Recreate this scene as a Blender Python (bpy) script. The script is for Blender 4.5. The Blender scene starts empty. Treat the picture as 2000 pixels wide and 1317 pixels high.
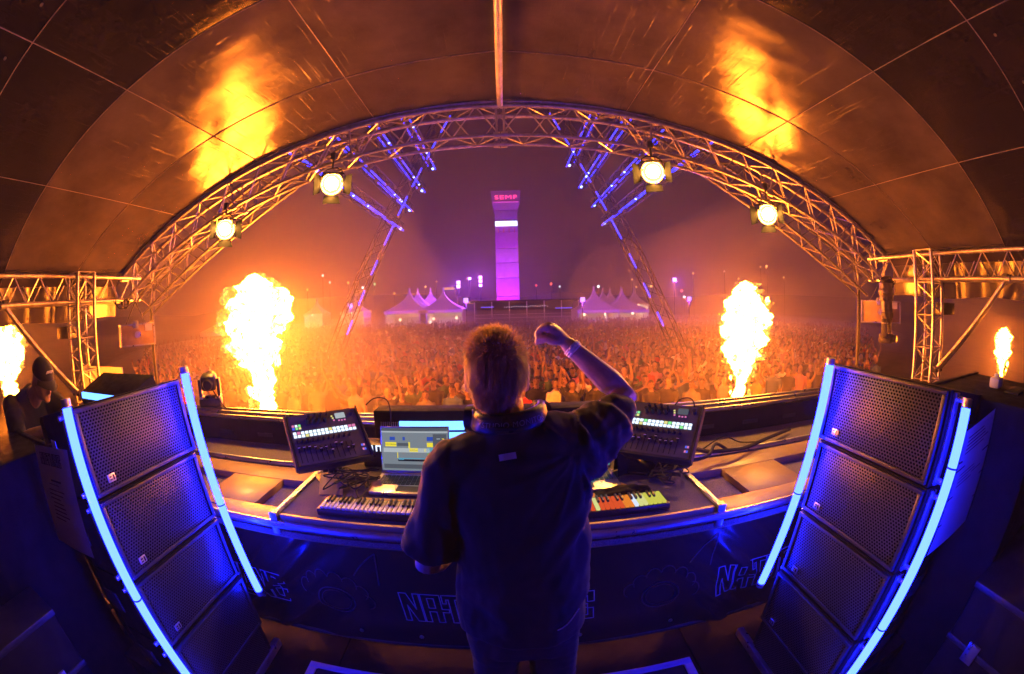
import bpy, bmesh, math, random
import numpy as np
from mathutils import Vector, Matrix, noise, Euler

random.seed(7)
SC = bpy.context.scene
COL = SC.collection
RAD = math.radians

# ---------------------------------------------------------------- camera
# a full-frame 15 mm diagonal fisheye held on a pole behind the performer
cam_data = bpy.data.cameras.new('camera')
cam_data.type = 'PANO'
cam_data.panorama_type = 'FISHEYE_EQUISOLID'
cam_data.fisheye_lens = 15.0
cam_data.fisheye_fov = RAD(200)
cam_data.lens = 15.0
cam_data.sensor_fit = 'HORIZONTAL'
cam_data.sensor_width = 36.0
cam_data.sensor_height = 36.0 * 674 / 1024
cam_data.clip_start = 0.02
cam_data.clip_end = 2000
cam = bpy.data.objects.new('camera', cam_data)
COL.objects.link(cam)
SC.camera = cam
PITCH, ROLL, YAW = RAD(4.5), RAD(1.5), RAD(0.9)

def cam_axis(x, u, f):
    c, s = math.cos(ROLL), math.sin(ROLL)
    x, u = c * x + s * u, -s * x + c * u
    c, s = math.cos(PITCH), math.sin(PITCH)
    f, u = c * f + s * u, -s * f + c * u
    c, s = math.cos(YAW), math.sin(YAW)
    x, f = c * x + s * f, -s * x + c * f
    return Vector((x, f, u))
_r, _u, _f = cam_axis(1, 0, 0), cam_axis(0, 1, 0), cam_axis(0, 0, 1)
cam.matrix_world = Matrix(((_r.x, _u.x, -_f.x, 0), (_r.y, _u.y, -_f.y, 0), (_r.z, _u.z, -_f.z, 1.95), (0, 0, 0, 1)))

# ---------------------------------------------------------------- world: night sky
world = bpy.data.worlds.new('World')
SC.world = world
world.use_nodes = True
bg = world.node_tree.nodes['Background']
bg.inputs[0].default_value = (0.35, 0.12, 0.42, 1)
bg.inputs[1].default_value = 0.004

SC.view_settings.view_transform = 'Standard'
SC.view_settings.look = 'None'
SC.view_settings.exposure = 0.0
SC.view_settings.gamma = 1.0
SC.view_settings.use_curve_mapping = False
cy = SC.cycles
cy.max_bounces = 4
cy.use_adaptive_sampling = True
cy.adaptive_threshold = 0.03
cy.diffuse_bounces = 2
cy.glossy_bounces = 3
cy.transmission_bounces = 3
cy.transparent_max_bounces = 12
cy.volume_bounces = 0
cy.sample_clamp_indirect = 6.0
cy.use_denoising = True
cy.caustics_reflective = False
cy.caustics_refractive = False

# light levels in one place
FLAME_L = 215.0
TUBE_L = 85.0
GROUND = -1.6
HAZE = 0.0048
SMOKE = 0.026
CROWD_SMOKE = 0.023

# ---------------------------------------------------------------- helpers
def tag(o, label=None, cat=None, group=None, kind=None):
    if label: o['label'] = label
    if cat: o['category'] = cat
    if group: o['group'] = group
    if kind: o['kind'] = kind
    return o

def link(o, parent=None):
    COL.objects.link(o)
    if parent is not None:
        o.parent = parent
    return o

def empty(name, loc=(0, 0, 0), rz=0.0, label=None, cat=None, group=None):
    o = bpy.data.objects.new(name, None)
    o.empty_display_size = 0.1
    o.location = loc
    o.rotation_euler = (0, 0, rz)
    COL.objects.link(o)
    return tag(o, label, cat, group)

def rotm(x=0, y=0, z=0):
    return Euler((RAD(x), RAD(y), RAD(z)), 'XYZ').to_matrix()

class MB:
    """collects geometry and links it as one mesh object"""
    def __init__(s):
        s.v, s.f, s.m = [], [], []
    def add(s, vs, fs, mi=0):
        o = len(s.v)
        s.v.extend([tuple(p) for p in vs])
        s.f.extend([tuple(i + o for i in q) for q in fs])
        s.m.extend([mi] * len(fs))
        return s
    def box(s, c, d, rot=None, mi=0, bev=0.0):
        hx, hy, hz = d[0] / 2, d[1] / 2, d[2] / 2
        c = Vector(c)
        if bev <= 0:
            vs = [Vector((x, y, z)) for x in (-hx, hx) for y in (-hy, hy) for z in (-hz, hz)]
            fs = [(0, 1, 3, 2), (4, 6, 7, 5), (0, 4, 5, 1), (2, 3, 7, 6), (0, 2, 6, 4), (1, 5, 7, 3)]
        else:
            bm = bmesh.new()
            bmesh.ops.create_cube(bm, size=1)
            bmesh.ops.scale(bm, vec=d, verts=bm.verts)
            bmesh.ops.bevel(bm, geom=bm.edges[:], offset=bev, segments=2, affect='EDGES', profile=0.5)
            bm.verts.index_update()
            vs = [v.co.copy() for v in bm.verts]
            fs = [[v.index for v in f.verts] for f in bm.faces]
            bm.free()
        if rot is not None:
            vs = [rot @ v for v in vs]
        return s.add([v + c for v in vs], fs, mi)
    def cyl(s, a, b, r, n=8, r2=None, cap=True, mi=0):
        a, b = Vector(a), Vector(b)
        r2 = r if r2 is None else r2
        t = (b - a)
        if t.length < 1e-7: return s
        t.normalize()
        x = t.orthogonal().normalized()
        y = t.cross(x)
        vs = []
        for p, rr in ((a, r), (b, r2)):
            for i in range(n):
                an = 2 * math.pi * i / n
                vs.append(p + (x * math.cos(an) + y * math.sin(an)) * rr)
        fs = [(i, (i + 1) % n, n + (i + 1) % n, n + i) for i in range(n)]
        if cap:
            fs += [tuple(range(n - 1, -1, -1)), tuple(range(n, 2 * n))]
        return s.add(vs, fs, mi)
    def tube(s, pts, r, n=8, cap=True, mi=0):
        pts = [Vector(p) for p in pts]
        rs = r if isinstance(r, (list, tuple)) else [r] * len(pts)
        x = None
        vs = []
        for k, p in enumerate(pts):
            t = (pts[min(k + 1, len(pts) - 1)] - pts[max(k - 1, 0)])
            t = t.normalized() if t.length > 1e-9 else Vector((0, 0, 1))
            x = t.orthogonal().normalized() if x is None else (x - t * x.dot(t)).normalized()
            y = t.cross(x)
            for i in range(n):
                an = 2 * math.pi * i / n
                vs.append(p + (x * math.cos(an) + y * math.sin(an)) * rs[k])
        fs = []
        for k in range(len(pts) - 1):
            for i in range(n):
                j = (i + 1) % n
                fs.append((k * n + i, k * n + j, (k + 1) * n + j, (k + 1) * n + i))
        if cap:
            m = len(pts) - 1
            fs += [tuple(range(n - 1, -1, -1)), tuple(range(m * n, m * n + n))]
        return s.add(vs, fs, mi)
    def loft(s, rings, side=(1, 0, 0), n=16, mi=0):
        """rings: (centre, half width along side, half depth); rounded caps"""
        P = [Vector(r[0]) for r in rings]
        side = Vector(side)
        vs = []
        for k, (c, a, b) in enumerate(rings):
            t = (P[min(k + 1, len(P) - 1)] - P[max(k - 1, 0)]).normalized()
            x = side - t * side.dot(t)
            x = x.normalized() if x.length > 1e-4 else t.orthogonal().normalized()
            y = t.cross(x)
            for i in range(n):
                an = 2 * math.pi * i / n
                vs.append(P[k] + x * (math.cos(an) * a) + y * (math.sin(an) * b))
        fs = []
        for k in range(len(P) - 1):
            for i in range(n):
                j = (i + 1) % n
                fs.append((k * n + i, k * n + j, (k + 1) * n + j, (k + 1) * n + i))
        m = len(P) - 1
        fs += [tuple(range(n - 1, -1, -1)), tuple(range(m * n, m * n + n))]
        return s.add(vs, fs, mi)
    def ball(s, c, r, nu=12, nv=8, mi=0, rot=None):
        r = Vector((r, r, r)) if not hasattr(r, '__len__') else Vector(r)
        c = Vector(c)
        vs = []
        for j in range(nv + 1):
            ph = math.pi * j / nv
            for i in range(nu):
                th = 2 * math.pi * i / nu
                p = Vector((math.sin(ph) * math.cos(th) * r.x, math.sin(ph) * math.sin(th) * r.y, math.cos(ph) * r.z))
                vs.append(c + (rot @ p if rot is not None else p))
        fs = []
        for j in range(nv):
            for i in range(nu):
                k = (i + 1) % nu
                fs.append((j * nu + i, (j + 1) * nu + i, (j + 1) * nu + k, j * nu + k))
        return s.add(vs, fs, mi)
    def grid(s, fn, nu, nv, mi=0, flip=False):
        vs = [fn(i / nu, j / nv) for j in range(nv + 1) for i in range(nu + 1)]
        fs = []
        for j in range(nv):
            for i in range(nu):
                q = (j * (nu + 1) + i, j * (nu + 1) + i + 1, (j + 1) * (nu + 1) + i + 1, (j + 1) * (nu + 1) + i)
                fs.append(q[::-1] if flip else q)
        return s.add(vs, fs, mi)
    def prism(s, poly, o, ex, ey, ez, depth, mi=0):
        """2-D polygon poly extruded along ez"""
        o, ex, ey, ez = Vector(o), Vector(ex), Vector(ey), Vector(ez)
        n = len(poly)
        vs = [o + ex * p[0] + ey * p[1] for p in poly] + [o + ex * p[0] + ey * p[1] + ez * depth for p in poly]
        fs = [(i, (i + 1) % n, n + (i + 1) % n, n + i) for i in range(n)]
        fs += [tuple(range(n - 1, -1, -1)), tuple(range(n, 2 * n))]
        return s.add(vs, fs, mi)
    def mesh(s, name, mats):
        me = bpy.data.meshes.new(name)
        me.from_pydata(s.v, [], s.f)
        for m in (mats if isinstance(mats, (list, tuple)) else [mats]):
            me.materials.append(m)
        if len(me.materials) > 1:
            me.polygons.foreach_set('material_index', s.m)
        return me
    def build(s, name, mats, parent=None, smooth=True, angle=38, fix=True):
        me = s.mesh(name, mats)
        if fix:
            bm = bmesh.new(); bm.from_mesh(me)
            bmesh.ops.remove_doubles(bm, verts=bm.verts, dist=1e-6)
            bmesh.ops.recalc_face_normals(bm, faces=bm.faces)
            bm.to_mesh(me); bm.free()
        if smooth:
            me.polygons.foreach_set('use_smooth', [True] * len(me.polygons))
            me.set_sharp_from_angle(angle=RAD(angle))
        me.update()
        return link(bpy.data.objects.new(name, me), parent)

def inst(me, name, parent=None, loc=(0, 0, 0), rot=(0, 0, 0), scale=(1, 1, 1)):
    o = bpy.data.objects.new(name, me)
    o.location, o.rotation_euler, o.scale = loc, rot, scale
    return link(o, parent)

def baked(o, mods, name):
    """evaluate modifiers into a plain mesh"""
    for kind, props in mods:
        m = o.modifiers.new(kind.lower(), kind)
        for k, v in props.items():
            setattr(m, k, v)
    dg = bpy.context.evaluated_depsgraph_get()
    dg.update()
    me = bpy.data.meshes.new_from_object(o.evaluated_get(dg))
    o.modifiers.clear()
    old = o.data
    o.data = me
    bpy.data.meshes.remove(old)
    me.name = name
    return me

# ---------------------------------------------------------------- materials
def new_mat(name):
    m = bpy.data.materials.new(name)
    m.use_nodes = True
    nt = m.node_tree
    return m, nt, nt.nodes, nt.links, nt.nodes['Principled BSDF']

def texco(nt, scale=(1, 1, 1), kind='Object', rot=(0, 0, 0)):
    tc = nt.nodes.new('ShaderNodeTexCoord')
    mp = nt.nodes.new('ShaderNodeMapping')
    mp.inputs['Scale'].default_value = scale
    mp.inputs['Rotation'].default_value = rot
    nt.links.new(tc.outputs[kind], mp.inputs['Vector'])
    return mp.outputs['Vector']

def noise_tex(nt, vec, scale, detail=4, rough=0.55, dist=0.0):
    n = nt.nodes.new('ShaderNodeTexNoise')
    n.inputs['Scale'].default_value = scale
    n.inputs['Detail'].default_value = detail
    n.inputs['Roughness'].default_value = rough
    n.inputs['Distortion'].default_value = dist
    nt.links.new(vec, n.inputs['Vector'])
    return n.outputs['Fac']

def ramp(nt, fac, stops):
    r = nt.nodes.new('ShaderNodeValToRGB')
    e = r.color_ramp.elements
    while len(e) < len(stops): e.new(0.5)
    for k, (p, c) in enumerate(stops):
        e[k].position = p
        e[k].color = (*c, 1) if len(c) == 3 else c
    nt.links.new(fac, r.inputs['Fac'])
    return r.outputs['Color']

def maprange(nt, val, a, b, c, d):
    n = nt.nodes.new('ShaderNodeMapRange')
    n.inputs[1].default_value, n.inputs[2].default_value = a, b
    n.inputs[3].default_value, n.inputs[4].default_value = c, d
    nt.links.new(val, n.inputs[0])
    return n.outputs[0]

def math_n(nt, op, a, b=None):
    n = nt.nodes.new('ShaderNodeMath')
    n.operation = op
    for k, x in enumerate((a, b)):
        if x is None: continue
        if hasattr(x, 'is_linked') or hasattr(x, 'links'):
            nt.links.new(x, n.inputs[k])
        else:
            n.inputs[k].default_value = x
    return n.outputs[0]

def bump(nt, bsdf, h, strength=0.3, dist=0.01):
    b = nt.nodes.new('ShaderNodeBump')
    b.inputs['Strength'].default_value = strength
    b.inputs['Distance'].default_value = dist
    nt.links.new(h, b.inputs['Height'])
    nt.links.new(b.outputs['Normal'], bsdf.inputs['Normal'])

def pmat(name, col, rough=0.5, metal=0.0, var=0.25, vscale=6.0, bstr=0.0, bscale=60.0, spec=0.5, bdist=0.004, rvar=0.12):
    m, nt, N, L, b = new_mat(name)
    vec = texco(nt)
    f = noise_tex(nt, vec, vscale, 5)
    lo = tuple(max(0, c * (1 - var)) for c in col)
    hi = tuple(min(1, c * (1 + var)) for c in col)
    L.new(ramp(nt, f, [(0.3, lo), (0.7, hi)]), b.inputs['Base Color'])
    L.new(maprange(nt, noise_tex(nt, vec, vscale * 2.3, 4), 0.3, 0.7, max(0.03, rough - rvar), min(1, rough + rvar)), b.inputs['Roughness'])
    b.inputs['Metallic'].default_value = metal
    b.inputs['Specular IOR Level'].default_value = spec
    if bstr > 0:
        bump(nt, b, noise_tex(nt, vec, bscale, 4), bstr, bdist)
    return m

def emat(name, col, strength, sampling='AUTO'):
    m = bpy.data.materials.new(name)
    m.use_nodes = True
    nt = m.node_tree
    nt.nodes.remove(nt.nodes['Principled BSDF'])
    e = nt.nodes.new('ShaderNodeEmission')
    e.inputs[0].default_value = (*col, 1)
    e.inputs[1].default_value = strength
    nt.links.new(e.outputs[0], nt.nodes['Material Output'].inputs['Surface'])
    try: m.cycles.emission_sampling = sampling
    except Exception: pass
    return m

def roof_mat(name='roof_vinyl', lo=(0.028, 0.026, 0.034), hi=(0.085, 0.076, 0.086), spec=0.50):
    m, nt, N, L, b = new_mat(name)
    vec = texco(nt)
    # worn dark vinyl: cloudy dirt and long fine rub marks that run along the arch
    d = noise_tex(nt, vec, 1.3, 6, 0.6)
    L.new(ramp(nt, d, [(0.3, lo), (0.7, hi)]), b.inputs['Base Color'])
    st = noise_tex(nt, texco(nt, (34, 1.2, 3)), 2.2, 6, 0.7, 0.3)
    st2 = noise_tex(nt, texco(nt, (60, 9, 9), rot=(0, 0, 0.5)), 2.0, 3, 0.7)
    cr = noise_tex(nt, texco(nt, (3.0, 40, 3.0), rot=(0, 0, -0.2)), 1.6, 3, 0.6)
    L.new(maprange(nt, noise_tex(nt, texco(nt, (2, 9, 2)), 1.6, 6, 0.65), 0.32, 0.7, 0.09, 0.22), b.inputs['Roughness'])
    h = math_n(nt, 'ADD', math_n(nt, 'MULTIPLY', st, 0.09), math_n(nt, 'MULTIPLY', st2, 0.05))
    h = math_n(nt, 'ADD', h, math_n(nt, 'MULTIPLY', maprange(nt, cr, 0.68, 0.72, 0, 1), 0.08))
    sc2 = noise_tex(nt, texco(nt, (70, 0.8, 8), rot=(0, 0, 0.12)), 1.5, 2, 0.6)
    h = math_n(nt, 'ADD', h, math_n(nt, 'MULTIPLY', maprange(nt, sc2, 0.66, 0.72, 0, 1), 0.09))
    h = math_n(nt, 'ADD', h, math_n(nt, 'MULTIPLY', noise_tex(nt, vec, 2.2, 4), 0.42))
    bump(nt, b, h, 0.34, 0.03)
    b.inputs['Specular IOR Level'].default_value = spec
    return m

def alu_mat():
    m, nt, N, L, b = new_mat('truss_aluminium')
    vec = texco(nt)
    f = noise_tex(nt, vec, 14, 5)
    L.new(ramp(nt, f, [(0.3, (0.42, 0.41, 0.41)), (0.7, (0.68, 0.67, 0.66))]), b.inputs['Base Color'])
    b.inputs['Metallic'].default_value = 0.75
    L.new(maprange(nt, noise_tex(nt, vec, 40, 3), 0.3, 0.7, 0.28, 0.5), b.inputs['Roughness'])
    return m

M = {}
M['alu'] = alu_mat()
M['roof'] = roof_mat()
M['roof_rear'] = roof_mat('rear_roof_vinyl', (0.006, 0.006, 0.010), (0.016, 0.014, 0.022), 0.35)  # rear panels: same vinyl with darker base colours and lower specular
M['seam'] = pmat('roof_seam', (0.22, 0.19, 0.18), 0.35)
M['doorblack'] = pmat('matte_door_black', (0.004, 0.004, 0.004), 0.8, spec=0.05)
M['black'] = pmat('black_metal', (0.018, 0.018, 0.02), 0.45, 0.0, bstr=0.1)
M['blackplastic'] = pmat('black_plastic', (0.02, 0.02, 0.022), 0.35)
M['blackpaint'] = pmat('black_textured_paint', (0.005, 0.005, 0.0055), 0.66, bstr=0.35, bscale=220, spec=0.14)
M['steel'] = pmat('bare_steel', (0.55, 0.54, 0.53), 0.35, 0.9)
M['wood'] = pmat('pale_plywood', (0.46, 0.28, 0.09), 0.45, var=0.12, vscale=3, bstr=0.05)
M['rubber'] = pmat('rubber', (0.012, 0.012, 0.013), 0.7)
M['white'] = pmat('white_plastic', (0.75, 0.75, 0.74), 0.4, var=0.05)
M['paper'] = pmat('paper', (0.72, 0.71, 0.68), 0.7, var=0.04)
M['ground'] = pmat('trampled_ground', (0.06, 0.05, 0.035), 0.95, var=0.4, vscale=0.8)
M['deck'] = pmat('stage_deck', (0.006, 0.006, 0.007), 0.85, var=0.4, bstr=0.3, bscale=90, spec=0.06)
M['tent'] = pmat('tent_canvas', (0.74, 0.73, 0.72), 0.6, var=0.06)
M['tube_cap'] = pmat('lamp_cap', (0.5, 0.5, 0.52), 0.35, 0.6)
M['blue_tube'] = emat('blue_tube_light', (0.0040, 0.0090, 1.0), TUBE_L)
M['blue_led'] = emat('blue_led_strip', (0.022, 0.024, 1.0), 5.5, 'NONE')
M['blue_led_hot'] = emat('blue_led_point', (0.22, 0.32, 1.0), 9.0, 'NONE')
M['white_led'] = emat('white_led_panel', (0.10, 0.30, 1.0), 3.8)
M['lamp'] = emat('tungsten_lamp', (1.0, 0.40, 0.06), 1500.0)
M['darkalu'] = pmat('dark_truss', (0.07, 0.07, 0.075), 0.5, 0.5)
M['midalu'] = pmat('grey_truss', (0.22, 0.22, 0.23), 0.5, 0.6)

def carpet_mat():
    m, nt, N, L, b = new_mat('flecked_carpet')
    vec = texco(nt)
    f = noise_tex(nt, vec, 260, 2, 0.8)
    L.new(ramp(nt, f, [(0.42, (0.08, 0.07, 0.06)), (0.58, (0.42, 0.34, 0.26))]), b.inputs['Base Color'])
    b.inputs['Roughness'].default_value = 0.95
    bump(nt, b, f, 0.5, 0.004)
    return m
M['carpet'] = carpet_mat()

def light(kind, name, parent, loc, col, energy, radius=0.2, aim=None, angle=60, blend=0.6):
    ld = bpy.data.lights.new(name, kind)
    ld.color = col
    ld.energy = energy
    if kind in ('POINT', 'SPOT'): ld.shadow_soft_size = radius
    if kind == 'SPOT':
        ld.spot_size = RAD(angle); ld.spot_blend = blend
    lo = bpy.data.objects.new(name, ld)
    lo.location = loc
    if aim is not None:
        lo.rotation_euler = (Vector(aim) - Vector(loc)).to_track_quat('-Z', 'Y').to_euler()
    return link(lo, parent)


# ================================================================ the setting
g = MB()
g.grid(lambda u, v: (-380 + 760 * u, -60 + 460 * v, GROUND + 0.05 * noise.noise(Vector((u * 40, v * 40, 0)))), 60, 60)
tag(g.build('ground', M['ground']), 'dark trampled festival field', None, None, 'structure')

def hill(u, v):
    x = -330 + 660 * u
    y = 112 + 150 * v
    h = 9.5 * math.sin(math.pi * min(1, v * 1.35)) * (0.75 + 0.5 * noise.noise(Vector((x * 0.013, y * 0.01, 2)))) * min(1, abs(x) / 60 + 0.55)
    return (x, y, GROUND - 0.1 + max(0, h))
g = MB(); g.grid(hill, 60, 14)
tag(g.build('hills', pmat('dark_hillside', (0.02, 0.022, 0.015), 0.95)), 'dark hillside behind the field', None, None, 'structure')

# stage floor: black deck boards with seams
floor = empty('floor'); tag(floor, 'black stage deck', None, None, 'structure')
dm = None
for i in range(7):
    for j in range(5):
        b = MB(); b.box((-6 + 2 * i, -3.2 + 2 * j, -0.06), (1.992, 1.992, 0.12), bev=0.004)
        if dm is None:
            b = MB(); b.box((0, 0, 0), (1.992, 1.992, 0.12), bev=0.004)
            o = b.build('deck_panel', M['deck'], floor); dm = o.data
        else:
            o = inst(dm, 'deck_panel', floor)
        o.location = (-6 + 2 * i, -3.2 + 2 * j, -0.06)
for (xa, xb) in ((-7.0, 7.0),):
    b = MB(); b.box((0, 5.79, -0.86), (14.0, 0.03, 1.48))
    b.build('front_fascia', M['blackpaint'], floor)
for s in (-1, 1):   # wing decks that carry the outer flame jets
    b = MB(); b.box((s * 11.0, 3.2, -0.9), (7.9, 5.0, 1.4), bev=0.01)
    tag(b.build('wing_deck', M['deck']), 'low black side platform under the %s outer flame' % ('bigger' if s < 0 else 'smaller'), 'platform', 'side platforms')

# ================================================================ roof canopy
ARC_R, ARC_Z = 12.8, 4.33
def arc(s, dr=0.0):
    a = s / ARC_R
    return ((ARC_R + dr) * math.sin(a), ARC_Z - ARC_R + (ARC_R + dr) * math.cos(a))
roof = empty('stage_roof', (0, 4.6, 4.33), 0, 'worn dark vinyl barrel roof arching over the whole stage', 'roof')
YS = [4.66, 3.5, 2.0, 0.7, -0.9, -2.6, -4.2]
SS = [-6.75, -4.75, -3.15, -1.5, 0.0, 1.5, 3.15, 4.75, 6.75]
off = Vector(roof.location)
def roof_pt(s, y, u, v):
    e = (math.sin(math.pi * u) * math.sin(math.pi * v))
    w = 0.012 * e ** 0.7
    w += e ** 0.4 * (0.012 * noise.noise(Vector((s * 0.7, y * 0.9, 1.7))) + 0.010 * noise.noise(Vector((s * 2.2, y * 3.1, 5))) + 0.006 * noise.noise(Vector((s * 1.2, y * 9, 5))))
    ridge = 0.05 * math.exp(-abs(s) / 0.5)
    x, z = arc(s, -w + ridge)
    return Vector((x, y, z)) - off
for i in range(len(YS) - 1):
    for j in range(len(SS) - 1):
        b = MB()
        b.grid(lambda u, v: roof_pt(SS[j] + (SS[j + 1] - SS[j]) * u, YS[i] + (YS[i + 1] - YS[i]) * v, u, v), 18, 16)
        b.build('panel', M['roof'] if i < 2 else M['roof_rear'], roof, angle=80)
for y in YS[1:-1]:
    b = MB(); b.tube([Vector((*[arc(-6.7 + 13.4 * k / 60, -0.004)[0]], y, arc(-6.7 + 13.4 * k / 60, -0.004)[1] + 0.05 * math.exp(-abs(-6.7 + 13.4 * k / 60) / 0.5))) - off for k in range(61)], 0.006, 6)
    b.build('seam', M['seam'], roof)
for s in SS[1:-1]:
    if s == 0: continue
    b = MB(); b.tube([Vector((arc(s, -0.004)[0], y, arc(s, -0.004)[1])) - off for y in (4.6, 2, -4)], 0.004, 6)
    b.build('seam', M['seam'], roof)
for s in (-1, 1):   # hanging edge outside the side rails
    b = MB()
    def val(u, v):
        x0, z0 = arc(s * 6.75)
        y = 4.66 - 8.9 * u
        return Vector((x0 + s * (0.02 + 0.05 * v) + s * 0.015 * math.sin(y * 9), y, z0 - 0.50 * v + 0.02 * math.sin(y * 3.2) * v)) - off
    b.grid(val, 60, 6)
    b.build('valance', M['roof'], roof, angle=80)
# eyelets along the third seam
me = None
for k in range(23):
    s = -6.2 + 12.4 * k / 22
    if abs(s) < 2.6: continue
    x, z = arc(s, -0.012)
    if me is None:
        b = MB(); b.cyl((0, 0, -0.004), (0, 0, 0.004), 0.016, 10)
        o = b.build('eyelet', M['steel'], roof); me = o.data
    else:
        o = inst(me, 'eyelet', roof)
    o.location = Vector((x, 0.52, z)) - off
    o.rotation_euler = (0, s / ARC_R, 0)
rb = MB(); rb.cyl((0, 4.5, 4.26), (0, -4.2, 4.26), 0.036, 12); rb.box((0, 0.2, 4.31), (0.05, 8.7, 0.03))
for v_ in range(len(rb.v)): rb.v[v_] = tuple(Vector(rb.v[v_]) - off)
rb.build('ridge_beam', pmat('ridge_aluminium', (0.62, 0.60, 0.57), 0.38, 0.4), roof)

# ================================================================ trusses
def truss(name, label, cat, path, ux, uy, w, h, nb, rc=0.025, rb=0.011, mat=None, group=None, top_r=None, sides='all', nseg=1, verticals=False):
    """box truss along path(t); ux(t), uy(t) give its cross-section axes; nb bays"""
    mat = mat or M['alu']
    root = empty(name, path(0.0), 0, label, cat, group)
    o = Vector(path(0.0))
    def pt(t, a, c): return Vector(path(t)) + Vector(ux(t)) * (a * w / 2) + Vector(uy(t)) * (c * h / 2) - o
    K = [(-1, -1), (1, -1), (1, 1), (-1, 1)]
    for a, c in K:
        b = MB(); b.tube([pt(k / nseg, a, c) for k in range(nseg + 1)], top_r if (top_r and c > 0) else rc, 10)
        b.build('chord', mat, root)
    faces = [((-1, -1), (-1, 1)), ((1, -1), (1, 1)), ((-1, -1), (1, -1)), ((-1, 1), (1, 1))]
    for fi, (p, q) in enumerate(faces):
        for k in range(nb):
            t0, t1 = k / nb, (k + 1) / nb
            A, B = (p, q) if (k + fi) % 2 else (q, p)
            b = MB(); b.cyl(pt(t0, *A), pt(t1, *B), rb, 6)
            b.build('brace', mat, root)
    if verticals:
        for k in range(0, nb + 1, 2):
            b = MB()
            for p, q in faces: b.cyl(pt(k / nb, *p), pt(k / nb, *q), rb * 1.05, 6)
            b.build('frame_ring', mat, root)
    return root, pt

AM = math.asin(6.25 / ARC_R)
def arch_p(t):
    a = -AM + 2 * AM * t
    r = ARC_R - 0.23
    return (r * math.sin(a), 4.72, ARC_Z - 0.02 - ARC_R + r * math.cos(a))
def arch_up(t):
    a = -AM + 2 * AM * t
    return (math.sin(a), 0, math.cos(a))
arch, apt = truss('arch_truss', 'curved aluminium truss arching across the stage front', 'truss', arch_p, lambda t: (0, 1, 0), arch_up, 0.30, 0.40, 46, rc=0.022, rb=0.0095, top_r=0.031, nseg=72)
for t in (0.08, 0.22, 0.36, 0.4965, 0.5035, 0.64, 0.78, 0.92):   # bolted splices
    for a in (-1, 1):
        b = MB()
        for c in (-1, 1): b.cyl(apt(t - 0.003, a, c), apt(t + 0.003, a, c), 0.042, 12)
        b.cyl(apt(t, a, -1), apt(t, a, 1), 0.014, 8)
        b.build('splice', M['alu'], arch)
# keder rail: the extrusion on the arch that holds the roof edge
b = MB(); b.tube([apt(k / 72, -1, 1) + Vector(arch_up(k / 72)) * 0.055 for k in range(73)], 0.022, 8)
b.build('keder_rail', M['alu'], arch)

for s, side in ((-1, 'beside the big flame'), (1, 'above the fabric-wrapped camera')):
    truss('side_truss', 'straight aluminium roof rail truss %s' % side, 'truss', lambda t: (s * 6.24, 4.98 - 8.2 * t, 2.52), lambda t: (1, 0, 0), lambda t: (0, 0, 1), 0.36, 0.36, 32, rc=0.030, rb=0.011, group='side roof rails')
    col, cpt = truss('column_truss', 'upright square truss column carrying the roof rail %s' % side, 'truss', lambda t: (s * 5.98, 3.52, 0.0 + 2.74 * t), lambda t: (1, 0, 0), lambda t: (0, 1, 0), 0.33, 0.36, 12, rc=0.030, rb=0.010, group='roof columns', verticals=True)
    b = MB(); b.box((0, 0, 0.01), (0.6, 0.6, 0.02)); b.build('base_plate', M['steel'], col)
    for dx in (0.0, 0.16):
        tr = MB()
        tr.cyl((s * (6.02 + dx), 1.98 + dx * 0.4, 2.33), (s * (6.02 + dx), 3.36, 1.06), 0.036, 12)
        tr.cyl((s * (6.02 + dx), 1.90, 2.33), (s * (6.02 + dx), 2.06, 2.33), 0.045, 10)
        r = empty('brace_tube', (s * (6.02 + dx), 3.36, 1.06), 0, 'diagonal steel tube %s bracing the roof column %s' % ('nearer the stage' if dx == 0 else 'on the outside', side), 'brace', 'diagonal roof braces')
        mo = Vector(r.location); tr.v = [tuple(Vector(v) - mo) for v in tr.v]
        tr.build('pole', M['alu'], r)
        cl = MB(); cl.box(Vector((s * (6.02 + dx), 1.98, 2.36)) - mo, (0.07, 0.10, 0.08), bev=0.006)
        cl.build('clamp', M['black'], r)
        cl = MB(); cl.box(Vector((s * (6.02 + dx), 3.36, 1.07)) - mo, (0.08, 0.10, 0.09), bev=0.006)
        cl.build('clamp', M['black'], r)
# loose cable run on top of the rails
for s, w in ((-1, 'by the big flame'), (1, 'by the wrapped camera')):
    b = MB()
    for q in range(4):
        b.tube([(s * (6.08 + 0.03 * q), 4.6 - 0.09 * k, 2.735 + 0.035 * abs(math.sin(k * 0.55 + q)) + 0.01 * q) for k in range(30)], 0.011, 6)
    tag(b.build('cable_bundle', M['rubber']), 'loose black cables lying on the roof rail %s' % w, 'cable', 'cables on the rails')

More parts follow.
